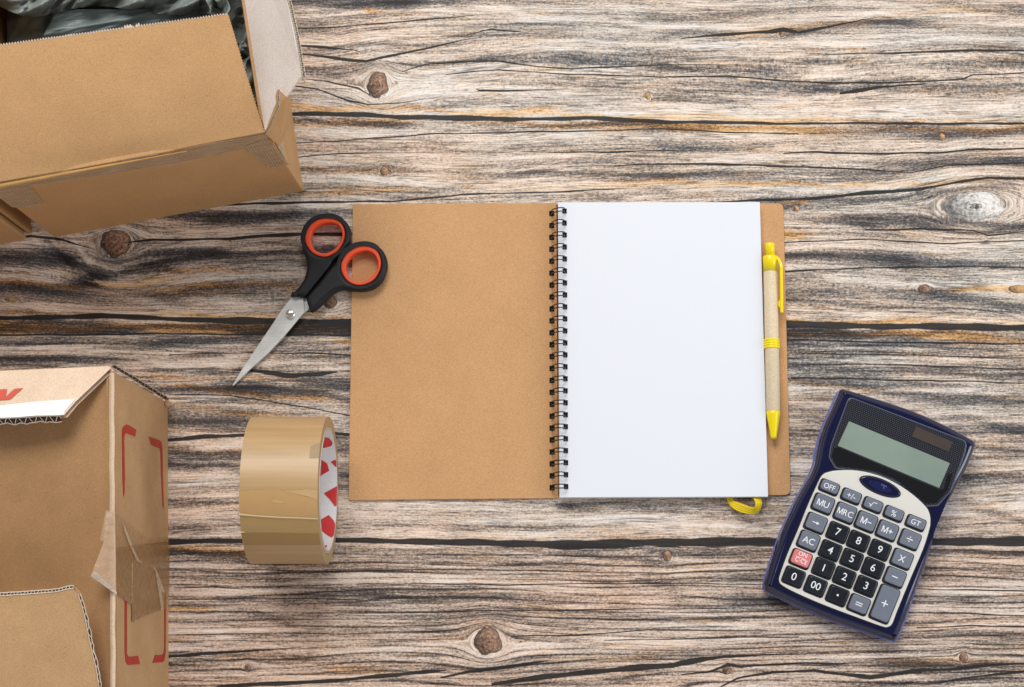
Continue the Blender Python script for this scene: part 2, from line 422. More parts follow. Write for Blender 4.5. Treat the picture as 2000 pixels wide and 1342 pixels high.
LIGHT = [(125,440,170,512,8,.7),(160,508,232,530,6,.9),(225,528,292,506,6,.9),(262,500,330,480,7,.5),(1885,567,2010,563,6,.7),(560,212,1290,224,5,.5),(330,618,690,622,5,.5),(0,612,330,612,5,.4),(600,78,820,68,6,.5),(700,95,1000,75,7,.4),(760,180,1280,205,13,.55),(560,200,760,210,8,.6),(850,130,1280,140,7,.4),(980,40,1290,25,22,.18),(1300,50,1600,40,10,.5),(1600,30,1900,20,8,.5),(1300,85,1600,90,8,.4),(1560,205,2000,212,16,.65),(1300,210,1560,222,12,.6),(1620,148,1900,150,6,.6),
 (1300,265,2000,275,8,.35),(560,262,760,258,12,.4),(760,278,1280,280,12,.35),(1000,254,1290,250,4,.8),(700,355,1280,350,12,.3),(1300,310,1800,312,6,.35),(1300,365,1700,365,7,.4),(1850,330,2000,325,10,.5),(290,452,680,440,6,.7),(0,475,60,478,12,.6),(100,505,200,555,7,.8),(0,535,100,548,7,.8),(200,555,460,548,5,.7),(330,590,690,596,12,.5),(0,600,330,605,10,.75),(330,612,690,618,6,.7),
 (1540,600,2000,622,12,.75),(1540,450,1800,440,8,.4),(1700,480,2000,490,12,.35),(1860,540,2000,550,8,.4),(1540,617,1740,625,8,.5),(0,685,330,688,9,.5),(330,655,690,662,5,.7),(440,708,700,716,7,.7),(330,715,460,718,6,.5),(360,745,690,752,5,.4),(1560,700,2000,712,6,.45),(1640,680,2000,680,6,.4),
 (400,872,480,866,10,.65),(1760,735,2000,750,6,.4),(1870,905,2000,908,8,.5),(1860,1005,1960,1012,8,.55),(330,1000,480,1020,16,.4),(660,1020,1290,1030,18,.3),(700,1045,1290,1047,7,.5),(330,1045,480,1044,7,.45),(1300,1035,1500,1030,10,.3),(1080,1092,1300,1085,4,.4),(1330,1095,1500,1093,4,.7),
 (460,1228,490,1226,4,1.2),(430,1245,445,1247,4,1.2),(430,1295,640,1305,12,.25),(800,1270,1000,1225,6,.35),(1150,1240,1400,1215,12,.3),(1000,1285,1200,1270,10,.25),(1850,1090,2000,1095,5,.4),(690,1086,704,1087,3,1)]
ORANGE = [(560,208,1000,219,6,1.2),(1000,221,1500,233,5,1.2),(1500,235,2000,236,4,.8),(560,240,760,240,9,.7),(960,242,1290,246,6,.8),(1300,248,1560,252,7,1.3),(1560,256,2000,252,8,.7),(560,332,760,332,5,.6),(590,377,760,371,4,.6),(760,368,1290,363,4,.5),(1480,66,1860,20,7,.5),(1600,96,1660,95,4,1),
 (1300,355,1640,363,5,.9),(1640,365,1900,352,4,.8),(1535,395,1570,393,5,1),(1535,460,1560,463,6,1.4),(1893,567,2060,563,7,2.6),(300,560,690,556,4,.8),(1540,455,1580,458,6,1.2),(1540,626,1760,629,5,1.3),(1760,630,2000,632,4,.4),(0,551,120,560,4,1.2),(120,562,300,548,4,1.1),(330,530,440,530,5,1.1),(0,612,330,612,4,.6),(330,614,690,620,4,1.1),(340,572,690,568,3,.8),
 (0,640,690,640,13,.9),(1540,652,1860,654,9,.9),(1880,662,2000,664,7,.8),(330,735,560,742,4,.7),(360,757,600,778,5,.9),(600,778,690,786,4,.6),(400,800,520,812,5,.7),(660,665,690,668,4,1),(330,645,500,645,8,.8),(620,835,650,845,3,.6),(340,790,460,808,6,.6),(360,890,480,878,5,.7),
 (1540,745,1700,760,6,.4),(1860,915,2000,930,5,.4),(330,1072,480,1076,6,.9),(1000,1050,1290,1046,5,.3),(1100,1290,1260,1282,5,.5),(1760,1290,1960,1296,7,.5),(340,1190,400,1192,3,1.2),(660,1310,740,1308,7,.6),(720,18,730,19,5,1),(915,64,925,64,5,.6),(1270,200,1290,204,4,.8)]

def polyx(tab, s):
    a = np.array(tab, float); y = np.interp(s, a[:, 0], a[:, 1]); w = np.interp(s, a[:, 0], a[:, 2])
    w = np.where((s < a[0, 0]) | (s > a[-1, 0]), 0.0, w)
    return y, w
def build_table():
    sx = np.concatenate([np.arange(-1400, -150, 50), np.arange(-150, 2151, 5), np.arange(2200, 3450, 50)]).astype(float)
    ty = np.concatenate([np.arange(-900, -100, 50), np.arange(-100, 1451, 5), np.arange(1500, 2400, 50)]).astype(float)
    S, T = np.meshgrid(sx, ty)
    nx, ny = len(sx), len(ty)
    # grain coordinate: lines of equal w follow the fibres and bend round the knots
    Wc = T.copy()
    def flow(pts, amp_w):        # local shift of the grain along a drawn path
        pass
    wav = (6 * np.sin(S / 310 + T / 170) + 3.5 * np.sin(S / 137 - T / 95 + 1.7) + 2 * np.sin(S / 61 + T / 40) + 14 * np.sin(S / 900 + 0.6) * np.exp(-((T - 100) / 130) ** 2))
    Wc += wav * (1 - .72 / (1 + np.exp(-(T - 1060) / 30)) - .35 * np.exp(-((T - 850) / 160) ** 2))
    Wc += np.where(S > 640, 1, np.clip((S - 500) / 140, 0, 1)) * 26 * np.exp(-((T - 90) / 60) ** 2) * np.tanh((S - 800) / 300)
    Wc += 24 * np.exp(-((T - 350) / 60) ** 2) / (1 + np.exp(-(S - 1800) / 60))
    Wc += -16 * np.exp(-((T - 560) / 40) ** 2) * np.exp(-((S - 230) / 150) ** 2)
    Wc += 14 * np.exp(-((T - 1310) / 40) ** 2) * np.tanh((S - 1150) / 400)
    kn = np.zeros_like(S); kr = np.full_like(S, 3.0); kt = np.zeros_like(S); halo = np.zeros_like(S); kdx = np.zeros_like(S)
    for (x, y, rx, ry, tone, wr) in KNOTS:
        dx = (S - x); dy = (T - y)
        r2 = (dx * ry / rx / 1.3) ** 2 + dy ** 2
        f = np.where(r2 > ry * ry, ry * ry / np.maximum(r2, 1), 1.0)
        Wc -= dy * f * .93 * np.exp(-(dx / (rx * 5)) ** 2 - (dy / (ry * 4.5)) ** 2)
        Wc += np.where(r2 < ry * ry, 1.3 * (ry - np.sqrt(r2)), 0)
        rr = np.sqrt((dx / rx) ** 2 + (dy / ry) ** 2) * (1 + .05 * np.sin(3 * np.arctan2(dy, dx) + x) + .04 * np.sin(5 * np.arctan2(dy, dx) + y))
        upd = rr < kr
        kdx = np.where(upd, dx / rx * .8 - dy / ry * .4, kdx); kr = np.where(upd, rr, kr); kt = np.where(upd, tone, kt)
        halo += np.exp(-(np.maximum(rr - 1, 0) / .5) ** 2) * (rr > .8)
    def strokes(lst):
        A = np.zeros_like(S)
        for (x0, y0, x1, y1, hw, am) in lst:
            u = np.clip((S - x0) / (x1 - x0), 0, 1)
            yl = y0 + (y1 - y0) * u + 2.5 * np.sin(S / 47 + y0) + 1.5 * np.sin(S / 19 + y1)
            L = x1 - x0
            end = np.exp(-(np.maximum(np.maximum(x0 - S, S - x1), 0) / (0.18 * L + 8)) ** 2)
            hw2 = hw * (0.75 + 0.35 * np.sin(S / 83 + y0 * .7))
            A += am * end * np.exp(-(np.abs(T - yl) / hw2) ** 3.4)
        return A
    D = strokes(DARK); Lg = strokes(LIGHT); O = strokes(ORANGE)
    # regular growth lines on the two lower planks
    fine = 1 / (1 + np.exp(-(T - 1072) / 6)) + .55 * (1 / (1 + np.exp(-(T - 662) / 5)) - 1 / (1 + np.exp(-(T - 760) / 20)))
    warm = 1 / (1 + np.exp(-(T - 980) / 60)) + .5 * np.exp(-(S / 500) ** 2)
    V = np.array([tuple(P(s, t, 0)) for s, t in zip(S.ravel(), T.ravel())])
    idx = np.arange(nx * ny).reshape(ny, nx)
    quads = np.stack([idx[:-1, :-1], idx[1:, :-1], idx[1:, 1:], idx[:-1, 1:]], -1).reshape(-1, 4)
    me = bpy.data.meshes.new('tabletop')
    me.vertices.add(len(V)); me.vertices.foreach_set('co', V.ravel())
    me.loops.add(len(quads) * 4); me.loops.foreach_set('vertex_index', quads.ravel())
    me.polygons.add(len(quads)); me.polygons.foreach_set('loop_start', np.arange(0, len(quads) * 4, 4))
    me.update(calc_edges=True)
    def fa(name, arr):
        a = me.attributes.new(name, 'FLOAT', 'POINT'); a.data.foreach_set('value', arr.ravel().astype(np.float32))
    def va(name, x, y, z):
        a = me.attributes.new(name, 'FLOAT_VECTOR', 'POINT')
        a.data.foreach_set('vector', np.stack([x.ravel(), y.ravel(), z.ravel()], -1).astype(np.float32).ravel())
    va('grain', S, Wc, T)
    va('marks', D, Lg, O)
    va('knot', kr, kt, np.clip(kdx, -3, 3))
    pale = 1 / (1 + np.exp((T - 420) / 60)) * 1 / (1 + np.exp(-(S - 560) / 60)) * .9 + .55 / (1 + np.exp(-(T - 980) / 30)) + .35 * np.exp(-((S - 1150) / 350) ** 2 - ((T - 200) / 200) ** 2)
    va('zone', fine, warm, pale)
    # cracks far enough apart share a channel; each channel holds the signed distance over the half width
    yw = []
    for c in CRACKS:
        y, w = polyx(c, sx)
        w = w * (1.15 + .3 * np.sin(sx / 47 + c[0][1]) * np.sin(sx / 23))
        yw.append((y + .6 * np.sin(sx / 41 + c[0][1]) + .35 * np.sin(sx / 17), w))
    chans = []
    for y, w in yw:
        act = w > .03
        act = act | np.roll(act, 1) | np.roll(act, -1)
        for ch in chans:
            if all(not np.any(act & a2 & (np.abs(y - y2) < 34)) for (y2, w2, a2) in ch):
                ch.append((y, w, act)); break
        else: chans.append([(y, w, act)])
    nvec = (len(chans) + 2) // 3
    fields = []
    for ch in chans:
        best = np.full_like(S, 1e9); sd = np.full_like(S, 220.0)
        for y, w, act in ch:
            d = T - y[None, :]
            dd = np.where(act[None, :], np.abs(d), 1e8)
            up_ = dd < best
            best = np.where(up_, dd, best); sd = np.where(up_, d / np.maximum(w[None, :], .02), sd)
        fields.append(np.clip(sd, -220, 220))
    NCH = len(fields)
    print('crack channels', NCH)
    while len(fields) < nvec * 3: fields.append(np.full_like(S, 220.0))
    for k in range(nvec): va('crack%d' % k, fields[3 * k], fields[3 * k + 1], fields[3 * k + 2])

    m = NM('weathered_wood')
    g = m.attr('grain', 'Vector')
    mk = m.n('ShaderNodeSeparateXYZ'); m.t.links.new(m.attr('marks', 'Vector'), mk.inputs[0])
    Dk, Lt, Or = mk.outputs
    kk = m.n('ShaderNodeSeparateXYZ'); m.t.links.new(m.attr('knot', 'Vector'), kk.inputs[0])
    zz = m.n('ShaderNodeSeparateXYZ'); m.t.links.new(m.attr('zone', 'Vector'), zz.inputs[0])
    sp = m.n('ShaderNodeSeparateXYZ'); m.t.links.new(g, sp.inputs[0])
    def gn(a, b, detail=3, rough=.55, off=0.0, dist=0.0):
        return m.noise(m.mapping(g, (a, b, 0), loc=(off, off * 1.7, off)), 1, detail, rough, dist)
    A, M, S_ = (lambda a, b: m.math('ADD', a, b)), (lambda a, b: m.math('MULTIPLY', a, b)), (lambda a, b: m.math('SUBTRACT', a, b))
    broad = gn(.0017, .036, 5, .60, 3.1, .22)
    mid = gn(.0050, .15, 5, .68, 11.0, .35)
    fib = gn(.012, .50, 4, .72, 23.0, .15)
    grit = gn(.10, .42, 4, .75, 37.0, .3)
    # edges of the drawn marks break up along the fibres
    brk = m.ramp(A(M(mid, .55), M(fib, .45)), [(.38, 0.05), (.62, 1.6)])
    k = A(A(M(broad, .64), M(mid, .48)), A(M(fib, .36), M(grit, .28)))       # mean about .93
    iso = m.noise(m.mapping(g, (.17, .24, 0), loc=(5, 9, 0)), 1, 4, .8)
    hair = gn(.030, .95, 3, .75, 63.0, .1)
    k = A(k, A(M(S_(iso, .5), .48), M(S_(hair, .5), .32)))
    k = A(M(S_(k, .880), 2.1), .598)
    k = S_(k, M(M(Dk, brk), .34))
    k = A(k, M(M(Lt, m.ramp(fib, [(.3, .5), (.7, 1.2)])), .27))
    k = A(k, M(zz.outputs[2], .045))
    # long thin grain lines = contour lines of stretched noise
    def contour(src, level, width):
        return m.ramp(m.math('ABSOLUTE', S_(src, level)), [(0.0, 1.0), (width * .45, .85), (width, 0.0)])
    l1n = gn(.0022, .060, 2, .5, 51.0, .15); l2n = gn(.0045, .115, 2, .5, 67.0, .2); l3n = gn(.010, .22, 2, .5, 83.0, .2)
    msk1 = m.ramp(gn(.006, .02, 3, .6, 5.0), [(.42, 0.0), (.56, 1.0)])
    msk2 = m.ramp(gn(.010, .03, 3, .6, 15.0), [(.40, 0.0), (.55, 1.0)])
    msk3 = m.ramp(gn(.02, .05, 3, .6, 25.0), [(.44, 0.0), (.58, 1.0)])
    l1 = m.math('MAXIMUM', contour(l1n, .50, .013), contour(l1n, .60, .010))
    l2 = m.math('MAXIMUM', contour(l2n, .47, .018), contour(l2n, .57, .014))
    l3 = m.math('MAXIMUM', contour(l3n, .50, .026), contour(l3n, .60, .02))
    lines = m.math('MAXIMUM', M(l1, msk1), M(M(l2, msk2), .85))
    lines = m.math('MAXIMUM', lines, M(M(l3, msk3), .6))
    lines = M(lines, S_(1.0, M(zz.outputs[0], .45)))
    # regular growth lines
    ph = A(A(M(sp.outputs[1], 1 / 15.0), M(gn(.0012, .010, 2, .5, 91.0), 5.0)), M(mid, .30))
    fr = m.math('FRACT', ph)
    saw = m.ramp(fr, [(0.0, 1.0), (.08, .85), (.17, .15), (.7, -.0), (.90, .2), (1.0, 1.0)])
    gl = M(M(saw, zz.outputs[0]), m.ramp(gn(.008, .05, 4, .65, 7.0), [(.33, .25), (.50, 1.0)]))
    ph2 = m.math('FRACT', A(M(ph, 2.7), M(mid, .9)))
    saw2 = m.ramp(ph2, [(0.0, .7), (.2, 0.0), (.85, 0.0), (1.0, .7)])
    gl2 = M(M(saw2, m.math('MINIMUM', A(zz.outputs[0], .35), 1.0)), m.ramp(gn(.02, .06, 4, .65, 17.0), [(.42, 0.0), (.62, .8)]))
    k = S_(k, M(gl, .34)); k = S_(k, M(gl2, .22))
    # dark pits
    pit = m.ramp(m.noise(m.mapping(g, (.085, .16, 0)), 1, 3, .6), [(.63, 0.0), (.70, 1.0)])
    k = S_(k, M(pit, .20))
    grey = m.ramp(k, [(0.02, (.016, .013, .012)), (.22, (.055, .050, .050)), (.38, (.165, .148, .136)), (.50, (.38, .315, .255)), (.62, (.66, .54, .425)), (.78, (.83, .72, .60)), (1.0, (.91, .85, .78))])
    warmc = m.ramp(k, [(0.02, (.017, .011, .009)), (.22, (.062, .045, .038)), (.38, (.175, .130, .104)), (.50, (.38, .275, .205)), (.62, (.65, .485, .37)), (.78, (.82, .655, .525)), (1.0, (.89, .78, .68))])
    orc = m.ramp(k, [(0.02, (.018, .010, .006)), (.24, (.085, .040, .016)), (.40, (.24, .12, .045)), (.56, (.60, .32, .12)), (.78, (.84, .55, .29)), (1.0, (.88, .69, .48))])
    wn = m.ramp(A(M(zz.outputs[1], .8), M(S_(gn(.004, .02, 3, .6, 77.0), .5), 1.6)), [(.0, 0.0), (1.0, 1.0)])
    c = m.mix(wn, grey, warmc)
    # warm and cool regions of the boards
    wz = m.ramp(gn(.0022, .009, 3, .6, 101.0), [(.40, 0.0), (.60, 1.0)])
    c = m.mix(wz, m.mix(1.0, c, (.97, 1.0, 1.055), 'MULTIPLY'), m.mix(1.0, c, (1.045, .965, .935), 'MULTIPLY'))
    # blue grey tinge in the dark weathered patches
    bl = M(m.ramp(gn(.005, .025, 3, .6, 44.0), [(.45, 0.0), (.62, .7)]), m.ramp(k, [(.25, 1.0), (.6, 0.15)]))
    c = m.mix(M(bl, S_(1.0, M(wn, .6))), c, m.mix(1.0, c, (.80, .96, 1.12), 'MULTIPLY'))
    on = A(M(Or, m.ramp(mid, [(.3, .7), (.6, 1.3)])), M(m.ramp(gn(.007, .07, 3, .6, 33.0), [(.56, 0.0), (.70, .8)]), .6))
    c = m.mix(m.math('MINIMUM', on, 1.0), c, orc)
    c = m.mix(M(lines, .74), c, (.022, .018, .016))
    # knots
    ang = m.noise(m.mapping(g, (.10, 0, .10)), 1, 3, .6)
    kr2 = A(kk.outputs[0], M(S_(m.noise(m.coord('Object'), 110, 3, .6), .5), .6))
    inside = m.ramp(kr2, [(.90, 1.0), (.99, 0.0)])
    rim = m.ramp(kr2, [(.84, 0.0), (.94, 1.0), (1.0, .9), (1.08, 0.0)])
    orbit = m.ramp(m.math('FRACT', M(A(kr2, M(mid, .35)), 2.6)), [(0.0, .75), (.22, .0), (.8, .0), (1.0, .75)])
    orbit = M(orbit, m.ramp(kk.outputs[0], [(.95, 0.0), (1.05, 1.0), (1.5, .8), (2.1, 0.0)]))
    c = m.mix(orbit, c, (.05, .036, .028))
    rings = m.ramp(m.math('FRACT', M(A(kr2, M(ang, .8)), 3.3)), [(0.0, .25), (.3, .75), (1.0, .45)])
    kn_n = m.noise(m.coord('Object'), 420, 4, .7)
    kv = A(M(rings, .4), M(kn_n, .6))
    kdark = m.ramp(kv, [(.30, (.035, .020, .013)), (.48, (.19, .105, .066)), (.70, (.46, .29, .20))])
    korg = m.ramp(kv, [(.30, (.10, .045, .02)), (.5, (.48, .26, .11)), (.75, (.62, .42, .22))])
    kpale = m.ramp(A(M(kv, .45), M(gn(.02, .09, 4, .65, 131.0, 1.2), .55)), [(.37, (.15, .13, .12)), (.46, (.36, .33, .30)), (.54, (.64, .60, .56)), (.72, (.80, .77, .73))])
    kc = m.mix(m.ramp(kk.outputs[1], [(.3, 0.0), (.6, 1.0)]), kdark, korg)
    kc = m.mix(m.ramp(kk.outputs[1], [(.85, 0.0), (.93, 1.0)]), kc, kpale)
    kc = m.mix(1.0, kc, m.ramp(A(M(kk.outputs[2], .35), M(kn_n, .55)), [(.0, .35), (.42, 1.3)]), 'MULTIPLY')
    c = m.mix(inside, c, kc)
    c = m.mix(M(rim, m.ramp(kk.outputs[1], [(.85, .8), (.95, .10)])), c, (.020, .013, .010))
    pale_heart = M(m.ramp(kk.outputs[1], [(.90, 0.0), (.95, 1.0)]), m.ramp(A(M(kk.outputs[0], 2.6), M(S_(kn_n, .5), 1.6)), [(.25, .9), (.6, 0.0)]))
    c = m.mix(pale_heart, c, (.045, .03, .022))
    # cracks and joints
    jit = M(S_(A(fib, mid), 1.0), .9)
    cr = None; glow = None
    for q in range(nvec):
        s3 = m.n('ShaderNodeSeparateXYZ'); m.t.links.new(m.attr('crack%d' % q, 'Vector'), s3.inputs[0])
        for ch in range(3):
            if 3 * q + ch >= NCH: continue
            a = m.math('ABSOLUTE', A(s3.outputs[ch], jit))
            cr = a if cr is None else m.math('MINIMUM', cr, a)
    crm = m.ramp(cr, [(.82, 1.0), (1.0, .75), (1.25, 0.0)])
    c = m.mix(M(crm, .97), c, (.012, .010, .010))
    lum = m.n('ShaderNodeRGBToBW'); m.t.links.new(c, lum.inputs[0])
    m.p(Base_Color=c, Roughness=.62)
    m.b.inputs['Specular IOR Level'].default_value = .35
    m.bump(A(M(lum.outputs[0], .8), M(crm, -1.2)), .25, .0006)
    o = link('tabletop', me, m.m, None)
    o['kind'] = 'structure'
    return o
build_table()

# ------------------------------------------------------------------ materials of the things
M_BOX = mat_kraft('kraft_box', (.54, .31, .14), rough=.72, mott=.05)
M_BOX_IN = mat_kraft('kraft_inside', (.40, .245, .125), rough=.8)
M_FLAP_IN = mat_kraft('sheen_pale_liner', (.76, .655, .585), rough=.6, speck=.12, mott=.06)  # liner colour lifted to include the sheen of light on the flap
M_BOX2 = mat_kraft('kraft_box_light', (.54, .325, .16), rough=.72, speck=.5)
M_BOX2_FLAP = mat_kraft('kraft_flap_light', (.86, .63, .46), rough=.6, speck=.12)
M_BOX2_IN = mat_kraft('kraft_flap_brown', (.47, .265, .122), rough=.8, speck=.7)
M_LINER = mat_plain('paper_liner_edge', (.62, .50, .38), .8, var=.15)
M_FLUTE = mat_plain('flute_hollow', (.045, .022, .014), .9, var=.3)
M_CURL_LIGHT = mat_plain('painted_curl_light', (.86, .86, .86), .5, var=.03)  # white stands in for window light on the flap's curled edge
M_RED = mat_plain('red_box_print', (.42, .026, .012), .6, var=.12, nscale=900)
M_RED2 = mat_plain('red_letter_print', (.62, .07, .03), .6, var=.1, nscale=900)
M_TAPE_FIBRE = mat_clear_tape('embossed_paper_tape', (.60, .42, .25), .55, .35, stripes=(190, (0, 0, -.55)))
M_TAPE_STRIP = mat_clear_tape('embossed_strip_tape', (.60, .42, .26), .5, .35, stripes=(220, (0, 0, 1.35)), wrinkle=.6)
M_TAPE_AMBER = mat_clear_tape('amber_packing_tape', (.40, .20, .065), .72, .16, wrinkle=1.6)
M_TAPE_CLEAR = mat_clear_tape('clear_folded_tape', (.62, .42, .27), .45, .2, wrinkle=.8)
M_TAPE_THIN = mat_clear_tape('clear_flat_tape', (.55, .33, .15), .20, .12, wrinkle=1.5)
M_COVER = mat_kraft('kraft_cover', (.61, .34, .158), rough=.7, speck=.35, mott=.04)
M_PAGE = mat_plain('white_paper', (.78, .80, .845), .6, var=.006, spec=.3)
M_WIRE = mat_plain('black_wire', (.012, .012, .015), .35, var=.1)
M_HOLE = mat_plain('punched_hole', (.010, .009, .009), .7, var=.2, spec=.1)
M_YEL = mat_plain('yellow_plastic', (.92, .71, .003), .28, var=.02)
M_YELRIB = mat_plain('yellow_elastic', (.80, .58, .005), .65, var=.08, nscale=900)
M_BARREL = mat_kraft('pale_card_tube', (.76, .62, .43), rough=.55, speck=.15, mott=.05)
M_RUBBER = mat_plain('black_rubber', (.011, .0115, .014), .5, var=.2, nscale=700, bump=.1, spec=.3)
M_ORANGE = mat_plain('orange_soft_grip', (.80, .075, .014), .42, var=.05)
M_NAVY = mat_plain('navy_plastic', (.003, .0045, .036), .10, var=.06, spec=.6, coat=.4)
M_PERI = mat_plain('periwinkle_plastic', (.12, .15, .42), .2, var=.06)
M_CREAM = mat_plain('champagne_plate', (.74, .71, .65), .34, var=.015)
M_KEYG = mat_plain('grey_key', (.17, .185, .235), .38, var=.05)
M_KEYB = mat_plain('black_key', (.012, .014, .021), .3, var=.15)
M_KEYR = mat_plain('red_key', (.74, .20, .19), .38, var=.05)
M_GAP = mat_plain('key_well_black', (.012, .013, .018), .5, var=.1)
M_LEG = mat_plain('white_legend', (.84, .84, .84), .5, var=.01)
M_LINEN = mat_plain('charcoal_edge', (.02, .02, .025), .4)

def mat_bezel():
    m = NM('dotted_screen_cover'); v = m.attr('calc', 'Vector')
    s = m.n('ShaderNodeSeparateXYZ'); m.t.links.new(v, s.inputs[0])
    row = m.math('MULTIPLY', s.outputs[1], 1 / .00125)
    sh = m.math('MULTIPLY', m.math('FLOORED_MODULO', m.math('FLOOR', row), 2), .5)
    col = m.math('ADD', m.math('MULTIPLY', s.outputs[0], 1 / .0015), sh)
    fx = m.math('ABSOLUTE', m.math('SUBTRACT', m.math('FRACT', col), .5))
    fy = m.math('ABSOLUTE', m.math('SUBTRACT', m.math('FRACT', row), .5))
    d = m.math('SQRT', m.math('ADD', m.math('MULTIPLY', fx, fx), m.math('MULTIPLY', fy, fy)))
    dot = m.ramp(d, [(.26, 1.0), (.40, 0.0)])
    fade = m.ramp(m.math('MULTIPLY', s.outputs[2], 1.0), [(0.0, 0.0), (1.0, 1.0)])
    f = m.math('MULTIPLY', dot, fade)
    c = m.mix(f, (.010, .011, .015), (.058, .064, .075))
    m.p(Base_Color=c, Roughness=.10); m.b.inputs['Coat Weight'].default_value = .3
    return m.m
M_BEZEL = mat_bezel()
def mat_lcd():
    m = NM('lcd_glass'); n_ = m.noise(m.coord(), 25, 3)
    m.p(Base_Color=m.ramp(n_, [(.3, (.215, .27, .235)), (.7, (.27, .33, .275))]), Roughness=.16)
    return m.m
M_LCD = mat_lcd()
M_SOLAR = mat_plain('solar_cell', (.075, .055, .048), .18, var=.08)
def mat_steel():
    m = NM('brushed_steel'); v = m.coord()
    n1 = m.noise(m.mapping(v, (60, 1500, 60), (0, 0, -1.04)), 1, 4, .6)
    n2 = m.noise(v, 60, 4, .6)
    m.p(Base_Color=m.ramp(m.math('ADD', m.math('MULTIPLY', n1, .5), m.math('MULTIPLY', n2, .5)), [(.35, (.62, .62, .60)), (.65, (.80, .80, .77))]), Metallic=.35,
        Roughness=m.ramp(n2, [(.3, .30), (.7, .5)]))
    m.bump(n1, .15, .0002)
    return m.m
M_STEEL = mat_steel()
def mat_bag():
    m = NM('grey_green_plastic_film'); v = m.coord()
    n1 = m.noise(v, 45, 4, .6, .6); n2 = m.noise(m.mapping(v, (30, 200, 60), (0, 0, .3)), 1, 4, .65, .5)
    m.p(Base_Color=m.ramp(n1, [(.3, (.19, .215, .198)), (.7, (.31, .34, .315))]), Roughness=.36)
    m.bump(m.math('ADD', m.math('MULTIPLY', n2, .6), n1), .3, .003)
    return m.m
M_BAG = mat_bag()
M_BAG2 = mat_bag()
def mat_tape():
    m = NM('tan_packing_tape'); v = m.coord()
    n1 = m.noise(m.mapping(v, (12, 90, 90)), 1, 4, .5); n2 = m.noise(v, 700, 3, .6)
    a = m.attr('roll', 'Fac')                 # angle round the roll: the wound layers differ a little in tone
    band = m.noise(m.mapping(m.attr('roll', 'Vector'), (9, .25, 1)), 1, 3, .6)
    k = m.math('ADD', m.math('MULTIPLY', n1, .5), m.math('MULTIPLY', band, .5))
    c = m.ramp(k, [(.32, (.42, .262, .118)), (.5, (.50, .318, .15)), (.68, (.55, .36, .178))])
    sp = m.ramp(n2, [(.66, 0.0), (.74, .35)])
    c = m.mix(sp, c, (.30, .19, .10))
    m.p(Base_Color=c, Roughness=.42); m.b.inputs['Coat Weight'].default_value = .12; m.b.inputs['Coat Roughness'].default_value = .22
    m.bump(m.math('ADD', n1, m.math('MULTIPLY', band, .6)), .15, .001)
    return m.m
M_TAPE = mat_tape()
M_TAPE_END = mat_plain('tape_loose_end', (.54, .325, .135), .4, var=.06, nscale=120)
M_TAPE_LIGHT = mat_plain('tape_bubble', (.58, .375, .175), .35, var=.04, nscale=120)
M_TAPE_SIDE = mat_plain('tape_side', (.36, .24, .11), .5, var=.12, nscale=500)
M_CORE = mat_plain('white_core_paper', (.84, .84, .86), .6, var=.05, nscale=400)
M_CORE_CARD = mat_plain('core_card', (.42, .34, .26), .8)
M_CORE_RED = mat_plain('red_core_print', (.68, .035, .035), .5, var=.08, nscale=500)

# ------------------------------------------------------------------ corrugated board helpers
def flute_edge(name, path, across, parent, pitch=.0036, lw=.00045, proud=.0004, label=None, jag=0.0, seedv=1):
    """Cut edge of corrugated board: two thin liners with the wavy paper between, over the dark hollow.
    path = world points along the edge; across = vector over the edge from one liner to the other."""
    rnd = random.Random(seedv)
    out = []
    n = across.normalized(); t = across.length
    L = [0.0]
    for i in range(1, len(path)): L.append(L[-1] + (path[i] - path[i - 1]).length)
    def at(s):
        s = min(max(s, 0), L[-1])
        for i in range(1, len(L)):
            if s <= L[i] + 1e-9:
                return path[i - 1].lerp(path[i], (s - L[i - 1]) / max(L[i] - L[i - 1], 1e-9)), (path[i] - path[i - 1]).normalized()
        return path[-1], (path[-1] - path[-2]).normalized()
    N = max(8, int(L[-1] / .0012))
    nrm_of = lambda d: n.cross(d).normalized() * (1 if n.cross(d).dot(CAM - path[0]) > 0 else -1)
    def ribbon(fa, fb, lift):
        V = []; Fs = []
        for k in range(N + 1):
            p, d = at(L[-1] * k / N); nn = nrm_of(d)
            V += [p + n * fa(k) + nn * lift, p + n * fb(k) + nn * lift]
        for k in range(N): Fs.append((2 * k, 2 * k + 1, 2 * k + 3, 2 * k + 2))
        return V, Fs
    w = [1 + jag * rnd.uniform(-1, 1) for _ in range(N + 1)]
    w = [(w[max(0, k - 1)] + w[k] + w[min(N, k + 1)]) / 3 for k in range(N + 1)]
    hollow = mesh(name, *ribbon(lambda k: 0, lambda k: t * w[k], 0), M_FLUTE, parent, label=label)
    liners = [ribbon(lambda k: -lw * .3, lambda k: lw, proud), ribbon(lambda k: t * w[k] - lw, lambda k: t * w[k] + lw * .3, proud)]
    # wavy medium
    V = []; Fs = []; M_ = int(L[-1] / pitch * 10)
    for k in range(M_ + 1):
        s = L[-1] * k / M_
        p, d = at(s); nn = nrm_of(d)
        kk = min(N, int(N * k / M_))
        ph = s / pitch * 2 * math.pi + .6 * math.sin(s * 90)
        c = t * w[kk] * (.5 + .5 * math.sin(ph))
        sl = abs(math.cos(ph))
        q = p + n * c + nn * proud * .7
        tang = (d + n * (t * math.pi / pitch * math.cos(ph))).normalized()
        sd = nn.cross(tang).normalized() * lw * .42
        V += [q - sd, q + sd]
        if k: Fs.append((2 * k - 2, 2 * k - 1, 2 * k + 1, 2 * k))
    liners.append((V, Fs))
    V, Fs = join_geo(liners)
    mesh('wavy_paper', V, Fs, M_LINER, hollow)
    return hollow

